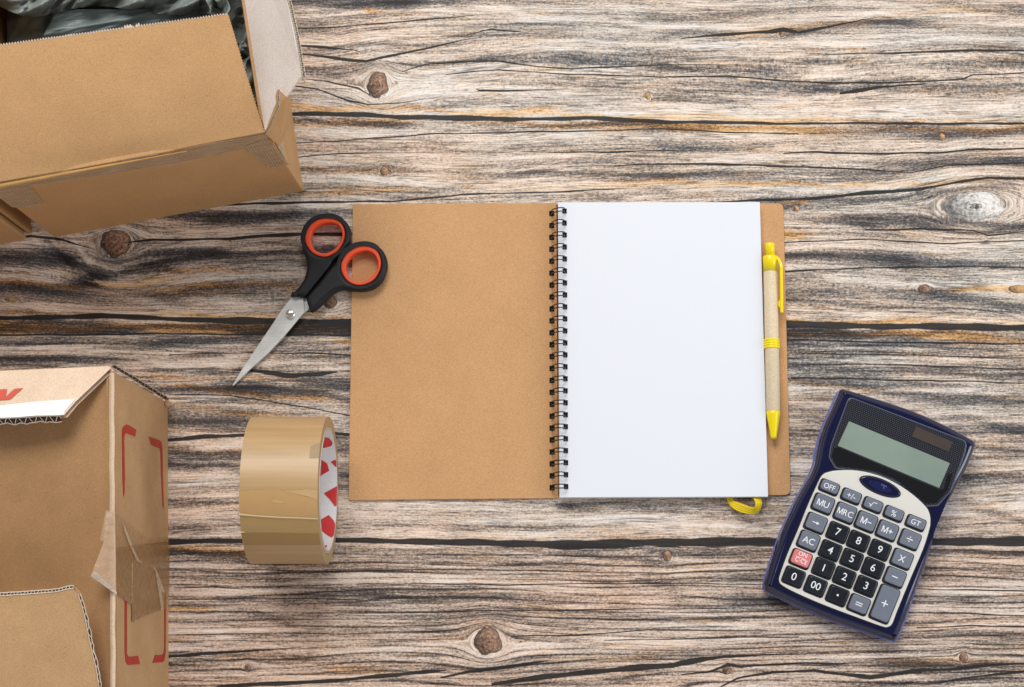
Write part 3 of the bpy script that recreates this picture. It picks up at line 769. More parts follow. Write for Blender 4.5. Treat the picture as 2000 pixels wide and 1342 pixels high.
def board(name, fn, nu, nv, t, mat, parent, label=None):
    V, Fs = grid_geo(fn, nu, nv)
    o = mesh(name, V, Fs, mat, parent, smooth=True, label=label, fix=False)
    n = (V[1] - V[0]).cross(V[nu + 1] - V[0])
    # thickness goes away from the camera
    solid(o, t, -1 if n.dot(CAM - V[0]) > 0 else 1)
    return o
def lerp2(a, b, c, d, u, v):                # a-b along u at v=0; d-c along u at v=1
    return a.lerp(b, u).lerp(d.lerp(c, u), v)

# ------------------------------------------------------------------ large cardboard box (top left)
HB = .147
B_FL, B_FR = P(106, 464), P(592, 374)
T_FL, T_FR = P(-26, 362, HB), P(519, 261, HB)
B_BR, T_BR = P(503, -250), P(444, -240, HB)
T_FR2 = T_FR
back = (T_BR - T_FR)
T_BL = T_FL + back; B_BL = B_FL + (B_BR - B_FR)
box1 = thing('cardboard_box', 'large open cardboard box with a bag inside and torn tape along its front rim', 'box', (B_FL + B_FR + B_BR + B_BL) / 4)
def wall(name, a, b, c, d, parent, mat=None, t=.003, inward=None, label=None):
    """a-b bottom, c above b, d above a; thickness goes inward"""
    n = (b - a).cross(d - a).normalized()
    if inward is not None and n.dot(inward - a) < 0: n = -n
    return prism(name, [a, b, c, d], n * t, mat or M_BOX, parent, bv=.0006, label=label)
ctr = (B_FL + B_FR + B_BR + B_BL) / 4 + Vector((0, 0, HB / 2))
wall('front_wall', B_FL, B_FR, T_FR, T_FL, box1, inward=ctr)
wall('side_wall', B_FR + Vector((.0003, .0002, 0)), B_BR, T_BR, T_FR + Vector((.0003, .0002, 0)), box1, inward=ctr)
wall('side_wall', B_FL + Vector((0, .0034, 0)), B_BL, T_BL, T_FL + Vector((0, .0034, 0)), box1, inward=ctr)
wall('back_wall', B_BL + Vector((.0034, 0, 0)), B_BR + Vector((-.0034, 0, 0)), T_BR + Vector((-.0034, 0, 0)), T_BL + Vector((.0034, 0, 0)), box1, inward=ctr)
prism('floor_panel', [p + Vector((0, 0, .004)) for p in (B_FL.lerp(ctr, .03), B_FR.lerp(ctr, .03), B_BR.lerp(ctr, .03), B_BL.lerp(ctr, .03))], .003, M_BOX_IN, box1)
# front flap folded in over the opening, its cut edge serrated by the flutes
fa_, fb_ = P(-60, 367, HB + .0015), P(517, 259, HB + .0015)
fc_, fd_ = P(445, 28, HB + .016), P(-60, 97, HB + .016)
def front_flap(u, v):
    p = lerp2(fa_, fb_, fc_, fd_, u, v)
    bow = .005 * math.sin(math.pi * v) * (0.4 + .6 * math.sin(math.pi * (u * .8 + .15)))
    dip = -.0035 * math.exp(-(v / .10) ** 2) * math.exp(-((u - .5) / .22) ** 2)
    p = p + Vector((0, 0, bow + dip))
    if v > .9999:
        p = p + (fd_ - fa_).normalized() * (.0003 * math.sin(u * 2 * math.pi * 92) + .0001 * math.sin(u * 31) * math.sin(u * 77))
    if u > .9999:
        p = p + (fb_ - fa_).normalized() * (.0004 * math.sin(v * 2 * math.pi * 40))
    return p
board('front_flap', front_flap, 368, 120, .003, M_BOX, box1, label='wide brown flap folded in over the opening')
# pale serrated cut edge of the flap
V = []; Fs = []
NS = 92 * 8
for k in range(NS + 1):
    u = k / NS; p = front_flap(u, .99) ; q = front_flap(u, 1.0)
    dirn = (fd_ - fa_).normalized()
    w_ = .0005 + .0006 * (0.5 + .5 * math.sin(u * 2 * math.pi * 92)) + (.0012 if .60 < u < .63 or .645 < u < .66 else 0)
    V += [q + Vector((0, 0, .0002)) - dirn * .0002, q + dirn * w_ + Vector((0, 0, -.0006))]
    if k: Fs.append((2 * k - 2, 2 * k - 1, 2 * k + 1, 2 * k))
mesh('flap_cut_edge', V, Fs, mat_plain('torn_pale_edge', (.60, .47, .35), .8, var=.15, nscale=800), box1)
# right flap folded out: we see its inner liner, with grazing sheen painted into the pale colour
ha, hb = T_FR + Vector((-.001, .002, .001)), T_BR + Vector((-.001, 0, .001))
zf = HB + .022
sf = [(517, 257, HB + .001), (545, 205, HB + .0095), (559, 189, HB + .014), (589, 146, zf), (582, 100, zf), (575, 60, zf), (561, 0, zf), (548, -60, zf), (520, -240, zf)]
poly = [P(x, y, z) for x, y, z in sf] + [P(444, -240, HB + .001), P(478, 0, HB + .001), P(497, 125, HB + .001)]
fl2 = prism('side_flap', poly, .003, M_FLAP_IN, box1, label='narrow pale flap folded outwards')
fpath = [P(x, y, z) for x, y, z in sf[3:]]
fo, fn_ = plane_of(*[P(x, y, z) for x, y, z in (sf[0], sf[3], sf[7])])
flute_edge('flap_cut_edge', [p + Vector((.0002, 0, -.0001)) for p in fpath], Vector((.0018, -.0002, -.0022)), box1, pitch=.0030, jag=.15)
# torn corner of the right wall standing up past the flap's hinge
tor = [(519, 262), (526, 246), (534, 228), (541, 211), (542.5, 200), (541, 188), (544, 176), (551, 181), (559, 189), (566.5, 192), (570, 205), (560, 262), (545, 285)]
tz = [HB, HB + .005, HB + .010, HB + .013, HB + .015, HB + .017, HB + .0185, HB + .017, HB + .015, HB + .004, HB - .006, HB - .02, HB - .022]
# build it lying in front of the outer wall, a hand-torn tab
tw = [P(x, y, z) for (x, y), z in zip(tor, tz)]
prism('torn_tab', tw, Vector((-.0012, .0006, -.0012)), M_BOX, box1, label='torn flap of board at the corner')
flute_edge('torn_edge', [p + Vector((.0, 0, .0006)) for p in tw[:7]], Vector((.0012, .0010, -.0008)), box1, pitch=.0022, lw=.0003, jag=.5)
# tape on the box
pf, nf = plane_of(B_FL, B_FR, T_FR)
def decal(name, pts, plane, off, mat, parent, label=None, t=.00015):
    o, n = plane
    top = [RP(x, y, o, n, off) for x, y in pts]
    return prism(name, top, n * -t, mat, parent, label=label)
z1 = ZM(2.684, 0, 0)
strip = z1([(-60, 965), (60, 955), (160, 930), (300, 905), (440, 885), (560, 868), (580, 874), (640, 845), (760, 818), (830, 810), (870, 818), (920, 798), (975, 778), (1100, 752), (1290, 722), (1400, 702), (1405, 722), (1392, 745), (1345, 738), (1330, 770), (1250, 790), (1180, 800), (1150, 820), (1120, 812), (1060, 830), (900, 862), (600, 910), (300, 955), (100, 985), (-60, 1000)])
decal('edge_tape', strip, (pf, nf), .0004, M_TAPE_STRIP, box1, label='long strip of ribbed paper tape, torn along its upper side')
decal('corner_tape', z1([(1290, 765), (1400, 728), (1420, 735), (1515, 862), (1425, 885), (1300, 800)]), (pf, nf), .0007, M_TAPE_FIBRE, box1, label='ribbed tape patch at the right corner')
decal('corner_tape', z1([(-40, 985), (160, 978), (230, 1066), (210, 1072), (100, 1092), (60, 1085), (-40, 1010)]), (pf, nf), .0007, M_TAPE_FIBRE, box1, label='ribbed tape patch at the left corner')
ps, ns = plane_of(B_FR, B_BR, T_FR)
M_TAPE_SIDE2 = mat_clear_tape('embossed_side_tape', (.66, .49, .28), .6, .35, stripes=(210, (0, 0, 1.9)))
zc_ = ZM(3.354, 380, 0)
decal('side_tape', zc_([(478, 850), (500, 825), (545, 700), (575, 800), (580, 900), (600, 1050), (560, 985), (495, 880)]), (ps, ns), .0012, M_TAPE_SIDE2, box1, label='ribbed tape round the side')
# rolled lip of board below the flap at the left
V, Fs = grid_geo(lambda u, v: P(-30 + u * 395, 362.5 - u * 68 + v * (11 - 9 * u), HB - .0002 + .0012 * math.sin(v * math.pi)), 40, 4)
mesh('crease_lip', V, Fs, mat_kraft('kraft_crease', (.50, .29, .10)), box1, smooth=True)

# ------------------------------------------------------------------ plastic bag in the box
zb = HB - .035
def fold(u, v, seed=0):
    s = 0
    for k, (a, b, ph, am) in enumerate([(3.1, 5.2, .3, 1), (7.3, 2.1, 1.9, .5), (5.1, 11.3, 4.1, .45), (13.7, 8.9, 2.2, .3), (21, 17, .7, .16), (9, 25, 3.3, .16)]):
        s += am * (1 - abs(math.sin(a * u * 2 + b * v * 2 + ph + seed + .8 * math.sin(3 * v + k + 2 * u))) * 2)
    return s
bag = thing('plastic_bag', 'crumpled grey-green plastic bag inside the large open box', 'bag', P(200, -40, .03))
def lower(u, v):
    x = 14 + u * 500; y = -200 + v * 420
    return P(x, y, zb - .012 + .003 * fold(u * 1.5, v, 2) - .05 * max(0, u - .82) ** 1 * 2 - .03 * max(0, .1 - u) * 6)
V, Fs = grid_geo(lower, 160, 120)
mesh('inner_film', V, Fs, M_BAG, bag, smooth=True, fix=False, label='dark smooth film under the top layer')
def upper(u, v):
    x = -60 + u * 500
    edge = 14 + 14 * math.exp(-((u - .28) / .13) ** 2) + 8 * math.sin(u * 9 + .5) * (u < .9) + 10 * u - 22 * math.exp(-((u - .06) / .09) ** 2) + (16 * math.exp(-((u - .97) / .05) ** 2))
    y = -230 + v * (230 + edge)
    z = zb + .016 + .0055 * fold(u * 2.2, v * 1.3) - .012 * max(0, v - .93) / .07
    return P(x, y, z)
V, Fs = grid_geo(upper, 260, 120)
solid(mesh('outer_film', V, Fs, M_BAG2, bag, smooth=True, fix=False, label='glossy wrinkled film on top'), .0004)
def middle(u, v):
    x0 = 112 - 47 * v; x = x0 + u * (430 - x0)
    y = 18 + v * 90
    return P(x, y, zb + .002 + .0016 * fold(u * .8, v * .6, 5))
V, Fs = grid_geo(middle, 120, 60)
solid(mesh('film_sheet', V, Fs, mat_plain('slate_film', (.21, .25, .24), .42, var=.12, nscale=60), bag, smooth=True, fix=False), .0004)
def crumple(x0, y0, w, h, z, seed, nm='crumpled_corner'):
    def f(u, v):
        r = fold(u * .25, v * .3, seed)
        return P(x0 + w * u + 6 * math.sin(v * 5 + seed), y0 + h * v + 7 * math.sin(u * 7 + seed), z + .006 * r * math.sin(math.pi * u))
    V, Fs = grid_geo(f, 40, 60)
    return solid(mesh(nm, V, Fs, M_BAG2, bag, smooth=True, fix=False), .0003)
crumple(452, 88, 34, 44, HB - .008, 1.0)
crumple(446, 20, 44, 90, HB - .045, 2.2)
crumple(404, -30, 40, 55, HB - .012, 3.1)
crumple(490, 190, 22, 50, HB - .05, 4.0)

# ------------------------------------------------------------------ neighbour box at the left edge
G_R = P(52, 467.5)
dx1 = (B_FL - B_FR).normalized(); dy1 = (B_BR - B_FR).normalized()
box3 = thing('cardboard_box', 'plain brown box corner at the left edge, squeezed beside the large open box', 'box', G_R + dx1 * .08 + dy1 * .08)
up = Vector((0, 0, .132))
g0 = G_R; g1 = G_R + dx1 * .2 + Vector((0, -.006, 0)); g2 = g1 + dy1 * .18; g3 = g0 + dy1 * .18
g0b = g0 + dy1 * .012
ctr3 = (g0 + g2) / 2 + up / 2
wall('front_wall', g1, g0, g0 + up, g1 + up, box3, inward=ctr3)
wall('side_wall', g0 + dy1 * .0032 + dx1 * .001, g3, g3 + up, g0 + up + dy1 * .0032 + dx1 * .001, box3, inward=ctr3)
wall('joint_tab', g0 - dx1 * .0045 + dy1 * .004, g0 - dx1 * .0045 + dy1 * .03, g0 - dx1 * .0045 + dy1 * .03 + up, g0 - dx1 * .0045 + dy1 * .004 + up, box3, inward=ctr3, t=.003)
prism('lid', [g0 + up, g3 + up, g2 + up, g1 + up], .003, M_BOX, box3)

# ------------------------------------------------------------------ printed box with folded-in flaps (bottom left)
H2 = .157
b_r, t_r = P(328, 786), P(216, 722, H2)
b_rf = P(331, 1760); t_rf = RP(224, 1760, *plane_of(b_r, b_rf, t_r))
# back wall follows the top and bottom rims to the left
b_l = b_r + Vector((-.30, -.012, 0)); t_l = P(-190, 731, H2)
b_l = Vector((t_l.x, b_r.y - .010, 0))
b_lf = Vector((b_l.x, b_rf.y, 0)); t_lf = Vector((t_l.x, t_rf.y, H2))
ctr2 = (b_r + b_lf) / 2 + Vector((0, 0, H2 / 2))
box2 = thing('cardboard_box', 'cardboard box printed with red corner brackets, its flaps tucked in and loosely taped', 'box', (b_r + b_lf) / 2)
wall('side_wall', b_r, b_rf, t_rf, t_r, box2, mat=M_BOX2, inward=ctr2, label='right wall printed with red brackets')
wall('back_wall', b_l, b_r + Vector((-.0034, 0, 0)), t_r + Vector((-.0034, 0, 0)), t_l, box2, mat=M_BOX2, inward=ctr2)
wall('front_wall', b_lf, b_rf + Vector((-.0034, 0, 0)), t_rf + Vector((-.0034, 0, 0)), t_lf, box2, mat=M_BOX2, inward=ctr2)
wall('side_wall', b_l + Vector((0, -.0034, 0)), b_lf + Vector((0, .0034, 0)), t_lf + Vector((0, .0034, 0)), t_l + Vector((0, -.0034, 0)), box2, mat=M_BOX2, inward=ctr2)
# double thickness dark edge of the back corner
flute_edge('board_edge', [P(218, 717, H2 + .001), P(250, 736, H2 * .72), P(290, 761, H2 * .34), P(326, 783, .004)], (P(212, 722, H2) - P(216, 717, H2)) * .0 + Vector((.0022, .0018, 0)), box2, pitch=.02, lw=.0004, jag=.2)
prism('corner_tab', [P(322, 779, .012), P(329, 781, .010), P(331, 786, .010), P(329, 795, .010), P(322, 792, .011)], .003, M_BOX2, box2, bv=.0006)
# inner flap, hinged on the right wall and sagging into the box
def inner_flap(u, v):                       # u from hinge to the left, v from back to front
    xh = 221 + (3 if v > .1 else 0) * min(1, v * 3); 
    y = 726 + v * 1030
    x = 217 + 7 * v - u * 420
    sag = (.008 + .026 * min(1, v * 2.4) ** 1.5) * u + .014 * math.sin(math.pi * min(1, u * 1.1)) * min(1, v * 2.4) ** 1.5 + .002 * min(1, u * 8)
    r = .0012 * (1 - math.exp(-(u / .02) ** 2))
    return P(x, y, H2 + .0006 - r - sag)
board('inner_flap', inner_flap, 80, 60, .003, M_BOX2_IN, box2, label='brown flap sagging into the box')
# pale crease strip along the rim
V, Fs = grid_geo(lambda u, v: P(213 + 10 * u + 4.5 * v + .5 * math.sin(v * 60), 728 + v * 1000, H2 + .0004 + .0011 * math.sin(math.pi * u)), 8, 60)
mesh('pale_crease', V, Fs, mat_kraft('pale_crease', (.74, .55, .39), speck=.15), box2, smooth=True, fix=False)
# back flap (printed; window light on its curled free edge painted as a white band)
zk = H2 + .0015; ze = H2 + .013
bf = [(-190, 731, zk), (0, 724.5, zk), (213, 715, zk), (217, 718.5, zk), (147, 785, ze - .006), (125, 811, ze), (110, 812, ze), (70, 811.5, ze), (40, 815, ze), (0, 816, ze), (-190, 818, ze)]
bfo = plane_of(P(0, 724.5, zk), P(213, 715, zk), P(0, 816, ze))
bfpts = [RP(x, y, *bfo) for x, y, z in bf]
prism('back_flap', bfpts, .0004, M_BOX2_FLAP, box2, label='pale flap printed with a red letter')
prism('back_flap_board', [p - Vector((0, 0, .0006)) for p in offset_poly(bfpts, .0008)], .0018, M_FLUTE, box2)
prism('back_flap_liner', [p - Vector((-.0012, .0011, .0027)) for p in bfpts], .0004, M_BOX2_FLAP, box2)
zN = ZM(8.333, 0, 700)
decal('curl_highlight', zN([(-300, 790), (0, 765), (520, 708), (1228, 655), (1190, 700), (1050, 860), (1030, 918), (900, 925), (600, 930), (300, 955), (0, 968), (-300, 975)]), bfo, .0004, M_CURL_LIGHT, box2, label='white highlight painted along the free edge')
decal('red_letter', zN([(-200, 510), (115, 500), (92, 628), (235, 494), (372, 482), (175, 660), (130, 672), (-10, 680), (-200, 690)]), bfo, .0005, M_RED2, box2, label='end of a slanted red letter N')
ep = [RP(x, y, *bfo) for x, y in zN([(-300, 972), (0, 972), (150, 962), (300, 955), (500, 945), (600, 932), (750, 927), (900, 925), (990, 925)])]
flute_edge('flap_cut_edge', ep, Vector((.0002, -.0036, -.0030)), box2, pitch=.0062, lw=.0006, jag=.25, seedv=4)
# front flap lying over everything, rounded torn corner
zf0 = H2 + .0035
ff = [(-190, 1172), (0, 1165), (60, 1161), (110, 1157), (135, 1151), (143, 1151), (152, 1161), (158, 1180), (165, 1205), (172, 1240), (180, 1278), (187, 1305), (193, 1345), (205, 1420), (224, 1760), (-190, 1760)]
ffo = plane_of(P(0, 1165, zf0 + .022), P(200, 1165, zf0 + .010), P(0, 1760, H2 + .002))
ffp = [RP(x, y, *ffo) for x, y in ff]
prism('front_flap', ffp, .0004, M_BOX2, box2, label='flap with rounded torn corner')
prism('front_flap_liner', [p - Vector((-.0010, -.0012, .0030)) for p in ffp], .0004, M_BOX2, box2)
flute_edge('flap_cut_edge', ffp[0:6], Vector((.0001, .0021, -.0012)), box2, pitch=.0042, lw=.0005, jag=.1)
flute_edge('flap_torn_edge', ffp[6:14], Vector((.0016, .0002, -.0010)), box2, pitch=.009, lw=.0004, jag=.45, seedv=9)
# red brackets on the right wall
pw, nw = plane_of(b_r, b_rf, t_r)
zr = ZM(2.058, 0, 690)
W2 = (pw, nw)
decal('red_bracket', zr([(497, 578), (493, 500), (491, 330), (492, 306), (498, 293), (508, 287), (516, 288), (549, 308), (543, 335), (509, 321), (502, 326), (500, 345), (503, 500), (502, 560)]), W2, .0003, M_RED, box2)
decal('red_bracket', zr([(599, 335), (640, 349), (649, 356), (653, 372), (656, 500), (659, 625), (654, 612), (648, 480), (646, 400), (643, 382), (608, 368)]), W2, .0003, M_RED, box2)
decal('red_bracket', zr([(503, 942), (511, 980), (511, 1205), (515, 1218), (522, 1220), (556, 1216), (563, 1249), (515, 1253), (506, 1240), (502, 1200), (502, 980)]), W2, .0003, M_RED, box2)
decal('red_bracket', zr([(665, 960), (669, 985), (667, 1200), (661, 1236), (654, 1241), (613, 1245), (623, 1213), (650, 1213), (658, 1206), (661, 1180), (661, 985)]), W2, .0003, M_RED, box2)
# packing tape
zt = ZM(3.513, 160, 960)
decal('packing_tape', zt([(228, 140), (250, 150), (300, 190), (430, 300), (470, 322), (600, 312), (603, 500), (600, 720), (588, 800), (540, 815), (345, 898), (342, 780), (300, 748), (228, 706)]), W2, .0010, M_TAPE_THIN, box2, label='clear packing tape stuck over the rim')
decal('packing_tape', zt([(232, 390), (340, 372), (420, 360), (590, 345), (600, 480), (598, 620), (594, 700), (560, 690), (540, 812), (430, 850), (345, 897), (343, 775), (232, 700)]), W2, .0006, M_TAPE_AMBER, box2, label='amber double layer of the tape')
def tape_piece(pts3, mat, nm='tape_fold', label=None):
    return prism(nm, [P(x, y, z) for x, y, z in pts3], .00015, mat, box2, label=label)
def ZT(L): return [((160 + x / 3.513), (960 + y / 3.513), z) for x, y, z in L]
tape_piece(ZT([(228, 140, H2 + .002), (165, 130, H2 + .003), (125, 330, H2 + .004), (150, 345, H2 + .006), (60, 580, H2 + .010), (75, 600, H2 + .010), (235, 706, H2 + .002)]), M_TAPE_CLEAR, label='loose fold of clear tape over the inner flap')
tape_piece(ZT([(60, 580, H2 + .0112), (90, 545, H2 + .012), (240, 690, H2 + .004), (238, 708, H2 + .0035)]), mat_clear_tape('tape_crease_white', (.72, .60, .48), .6, .15, wrinkle=2), label='whitened crease of the tape')
for cr_ in ([(285, 215), (300, 250), (345, 370), (392, 470), (420, 485), (405, 490), (378, 475), (330, 370), (295, 280)],
            [(480, 510), (505, 545), (530, 700), (545, 810), (560, 800), (545, 690), (570, 690), (520, 560), (500, 520)],
            [(347, 480), (349, 480), (345, 760), (343, 770)],
            ):
    decal('tape_wrinkle', zt(cr_), W2, .0014, mat_clear_tape('tape_wrinkle_pale', (.80, .62, .42), .40, .15), box2)

# ------------------------------------------------------------------ roll of packing tape standing on its rim
RO, RI, RC = .0500, .0432, .0410
# axis direction in the plane, slightly turned
pr = P(660, 956 , .05)
cR = P(641.5, 957, RO)                       # centre of the right side face
cL = P(494.5, 957, RO)
ax = (cL - cR); ax.z = 0; Wt = ax.length; ax.normalize()
side = Vector((-ax.y, ax.x, 0))
if side.y < 0: side = -side                  # towards the top of the picture
roll = thing('tape_roll', 'roll of tan packing tape standing on its rim left of the notebook', 'tape', Vector((cR.x, cR.y, 0)) + ax * Wt / 2)
def cyl(r, a, s):                            # a: angle from +side upward; s: 0 right face .. 1 left
    return cR + ax * (Wt * s) + side * (r * math.cos(a)) + Vector((0, 0, 1)) * (r * math.sin(a))
def ring_geo(r, s0, s1, n=128, m=12, a0=0, a1=2 * math.pi):
    return grid_geo(lambda u, v: cyl(r, a0 + (a1 - a0) * u, s0 + (s1 - s0) * v), n, m)
def disc_geo(r0, r1, s, n=128):
    return grid_geo(lambda u, v: cyl(r0 + (r1 - r0) * v, 2 * math.pi * u, s), n, 2)
def with_attr(o, name, fn):
    a = o.data.attributes.new(name, 'FLOAT_VECTOR', 'POINT')
    off = wloc(o)
    for i, v in enumerate(o.data.vertices): a.data[i].vector = fn(v.co + off)
def cyl_inv(p):
    q = p - cR
    return (math.atan2(q.z, q.dot(side)), q.dot(ax) / Wt, 0)
V, Fs = join_geo([ring_geo(RO, 0, 1), disc_geo(RI, RO, 0), disc_geo(RI, RO, 1), ring_geo(RI, 0, 1)])
o = mesh('tape_winding', V, Fs, [M_TAPE, M_TAPE_SIDE], roll, smooth=False)
for p in o.data.polygons:
    n_ = p.normal
    if abs(n_.dot(ax)) > .7: p.material_index = 1
    else: p.use_smooth = True
with_attr(o, 'roll', cyl_inv)
V, Fs = join_geo([ring_geo(RI - .0003, -.006, 1.006), disc_geo(RC, RI - .0003, -.006), disc_geo(RC, RI - .0003, 1.006), ring_geo(RC, -.006, 1.006)])
o = mesh('cardboard_core', V, Fs, [M_CORE, M_CORE_CARD], roll, smooth=False, label='white printed cardboard core')
for p in o.data.polygons:
    if abs(p.normal.dot(ax)) > .7: p.material_index = 1
    else: p.use_smooth = True
core = o
def hit_cyl(px, py, r, far=True):
    d = ray(px, py); A0 = CAM - cR
    dp = d - ax * d.dot(ax); ap = A0 - ax * A0.dot(ax)
    a = dp.dot(dp); b = 2 * dp.dot(ap); c = ap.dot(ap) - r * r
    disc = b * b - 4 * a * c
    if disc < 0: disc = 0
    t = (-b + math.sqrt(disc)) / (2 * a) if far else (-b - math.sqrt(disc)) / (2 * a)
    return CAM + d * t
zk_ = ZM(3.835, 440, 780)
def on_roll(pts, r, far, s_clip=None, dens=6):
    out = []
    pts = zk_(pts)
    n = len(pts)
    for i in range(n):
        for k in range(dens):
            a, b = pts[i], pts[(i + 1) % n]
            x = a[0] + (b[0] - a[0]) * k / dens; y = a[1] + (b[1] - a[1]) * k / dens
            q = hit_cyl(x, y, r, far)
            s = (q - cR).dot(ax) / Wt
            if s_clip: q = q + ax * (Wt * (min(max(s, s_clip[0]), s_clip[1]) - s))
            out.append(q)
    return out
def patch_cyl(name, pts, r, far, mat, parent, s_clip=(0, 1), label=None):
    """outline on the cylinder -> filled patch that follows the curve"""
    ring = on_roll(pts, r, far, s_clip)
    uv = [cyl_inv(q)[:2] for q in ring]
    uv = [((a + 2 * math.pi) % (2 * math.pi), s) for a, s in uv]
    bm = bmesh.new()
    vs = [bm.verts.new((a * .05, s * .05, 0)) for a, s in uv]
    f = bm.faces.new(vs)
    bmesh.ops.triangulate(bm, faces=[f])
    for k in range(4):
        long_ = [e for e in bm.edges if abs(e.verts[0].co.x - e.verts[1].co.x) > .05 * .12]
        if not long_: break
        bmesh.ops.subdivide_edges(bm, edges=long_, cuts=1); bmesh.ops.triangulate(bm, faces=bm.faces[:])
    for v in bm.verts:
        a, s = v.co.x / .05, v.co.y / .05
        v.co = cyl(r, a, s)
    me = bpy.data.meshes.new(name); bm.to_mesh(me); bm.free()
    return link(name, me, mat, parent, True, label)
for pts in ([(720, 285), (750, 283), (778, 292), (806, 325), (795, 350), (760, 360), (735, 367), (715, 340)],
            [(700, 452), (725, 455), (762, 480), (779, 535), (735, 560), (708, 580), (695, 520)],
            [(790, 470), (812, 456), (840, 455), (840, 510), (822, 503)],
            [(845, 645), (830, 654), (738, 705), (782, 750), (822, 803), (845, 790)],
            [(775, 866), (812, 906), (830, 950), (818, 1015), (795, 1036), (760, 1015), (722, 985), (705, 950), (712, 903)],
            [(735, 1095), (760, 1092), (762, 1100), (748, 1118)]):
    patch_cyl('red_print', pts, RC - .0002, True, M_CORE_RED, core, s_clip=(-.004, .99))
# the loose end: one more layer of tape with an air bubble and a lifted lip
end = [(60, 694), (160, 682), (190, 676), (260, 682), (320, 668), (345, 664), (400, 684), (520, 680), (600, 672), (700, 680), (712, 760), (708, 896), (560, 888), (400, 882), (240, 872), (60, 856)]
loose = patch_cyl('loose_end', end, RO + .00025, False, M_TAPE_END, roll, s_clip=(0.002, 1.004), label='loose end of the tape with an air bubble')
patch_cyl('air_bubble', [(345, 664), (400, 684), (520, 682), (600, 674), (700, 680), (706, 758), (620, 730), (540, 706), (460, 690)], RO + .00035, False, M_TAPE_LIGHT, loose)
patch_cyl('air_bubble', [(335, 765), (360, 745), (400, 752), (460, 776), (380, 780)], RO + .00035, False, M_TAPE_LIGHT, loose)

patch_cyl('cut_lip', [(60, 850), (240, 869), (400, 879), (560, 885), (708, 893), (708, 899), (560, 892), (400, 887), (240, 877), (60, 863)], RO + .0012, False,
          mat_plain('bright_cut_lip', (.80, .64, .40), .15, var=.05), loose, s_clip=(.002, 1.004))
patch_cyl('grey_mark', [(640, 350), (722, 320), (722, 438), (630, 440)], RO + .0002, False, mat_plain('grey_tape_mark', (.37, .26, .145), .6, var=.1, nscale=200), roll, s_clip=(.002, 1))
patch_cyl('reflection_stripe', [(60, 858), (240, 874), (400, 884), (560, 890), (709, 898), (712, 960), (718, 1010), (560, 1005), (400, 1000), (60, 1000)], RO + .0002, False, mat_plain('amber_reflection', (.44, .275, .10), .2, var=.06, nscale=80), roll, s_clip=(.002, 1))  # darker amber stripe: reflection on the glossy tape put into the colour
patch_cyl('reflection_stripe', [(60, 1000), (400, 1002), (718, 1006), (735, 1090), (400, 1092), (60, 1094)], RO + .0003, False, mat_plain('deep_amber_reflection', (.37, .21, .06), .2, var=.08, nscale=80), roll, s_clip=(.002, 1))  # second, deeper stripe of painted reflection further down the roll

# ------------------------------------------------------------------ spiral notebook
ZC, ZP = .0022, .0095
nb = thing('spiral_notebook', 'open spiral notebook with kraft covers and a blank white page', 'notebook', P(1090, 690, 0))
lc = round_poly([(689, 399), (1090, 396), (1092, 973), (681, 977)], [3, 0, 0, 4])
prism('front_cover', [P(x, y, ZC) for x, y in lc], .0020, M_COVER, nb, bv=.0003, label='kraft cover folded open to the left')
rc = round_poly([(1086, 399), (1530, 397), (1544, 967), (1089, 970)], [0, 12, 12, 0])
prism('back_cover', [P(x, y, ZC) for x, y in rc], .0020, M_COVER, nb, bv=.0003, label='kraft back cover under the pages')
pg = [(1090, 395.5), (1484, 395), (1500, 970), (1093, 971.5)]
V = []; Fs = []
top = [P(x, y, ZP) for x, y in pg]
def page_block(u, v): pass
nlay = 16
lay = []
for k in range(nlay):
    z = ZC + .0001 + (ZP - ZC - .0001) * k / nlay; z2 = z + (ZP - ZC) / nlay * .92
    j = .00012 * math.sin(k * 2.3); j2 = .0001 * math.cos(k * 1.7)
    t_ = [p + Vector((0, 0, z2 - ZP)) + Vector((j, j2, 0)) for p in top]
    lay.append(prism_geo(t_, z2 - z))
V, Fs = join_geo(lay)
mesh('page_stack', V, Fs, M_PAGE, nb)
# wire-o binding
ys = [412.2 + (950.5 - 412.2) * k / 23 for k in range(24)]
def tube_geo(path, r, n=8, caps=True):
    V = []; Fs = []
    for i, p in enumerate(path):
        t = (path[min(i + 1, len(path) - 1)] - path[max(i - 1, 0)]).normalized()
        a = t.orthogonal().normalized() if i == 0 else (a - t * a.dot(t)).normalized()
        b = t.cross(a)
        rr = r[i] if isinstance(r, list) else r
        for k in range(n):
            an = 2 * math.pi * k / n
            V.append(p + a * math.cos(an) * rr + b * math.sin(an) * rr)
    for i in range(len(path) - 1):
        for k in range(n):
            k2 = (k + 1) % n
            Fs.append((i * n + k, i * n + k2, (i + 1) * n + k2, (i + 1) * n + k))
    if caps:
        Fs.append(tuple(range(n - 1, -1, -1))); Fs.append(tuple(range((len(path) - 1) * n, len(path) * n)))
    return V, Fs
ring0 = None
hs = []
for k, y in enumerate(ys):
    xo = (k / 23) * 3.0
    # true spot on the sheets: the same row on both sides
    pr_ = P(1102.5 + xo, y, ZP + .0002)
    pl_ = Vector((P(1077.5 + xo * .3, y, ZC).x, pr_.y, ZC + .0002))
    hs.append((pl_, pr_))
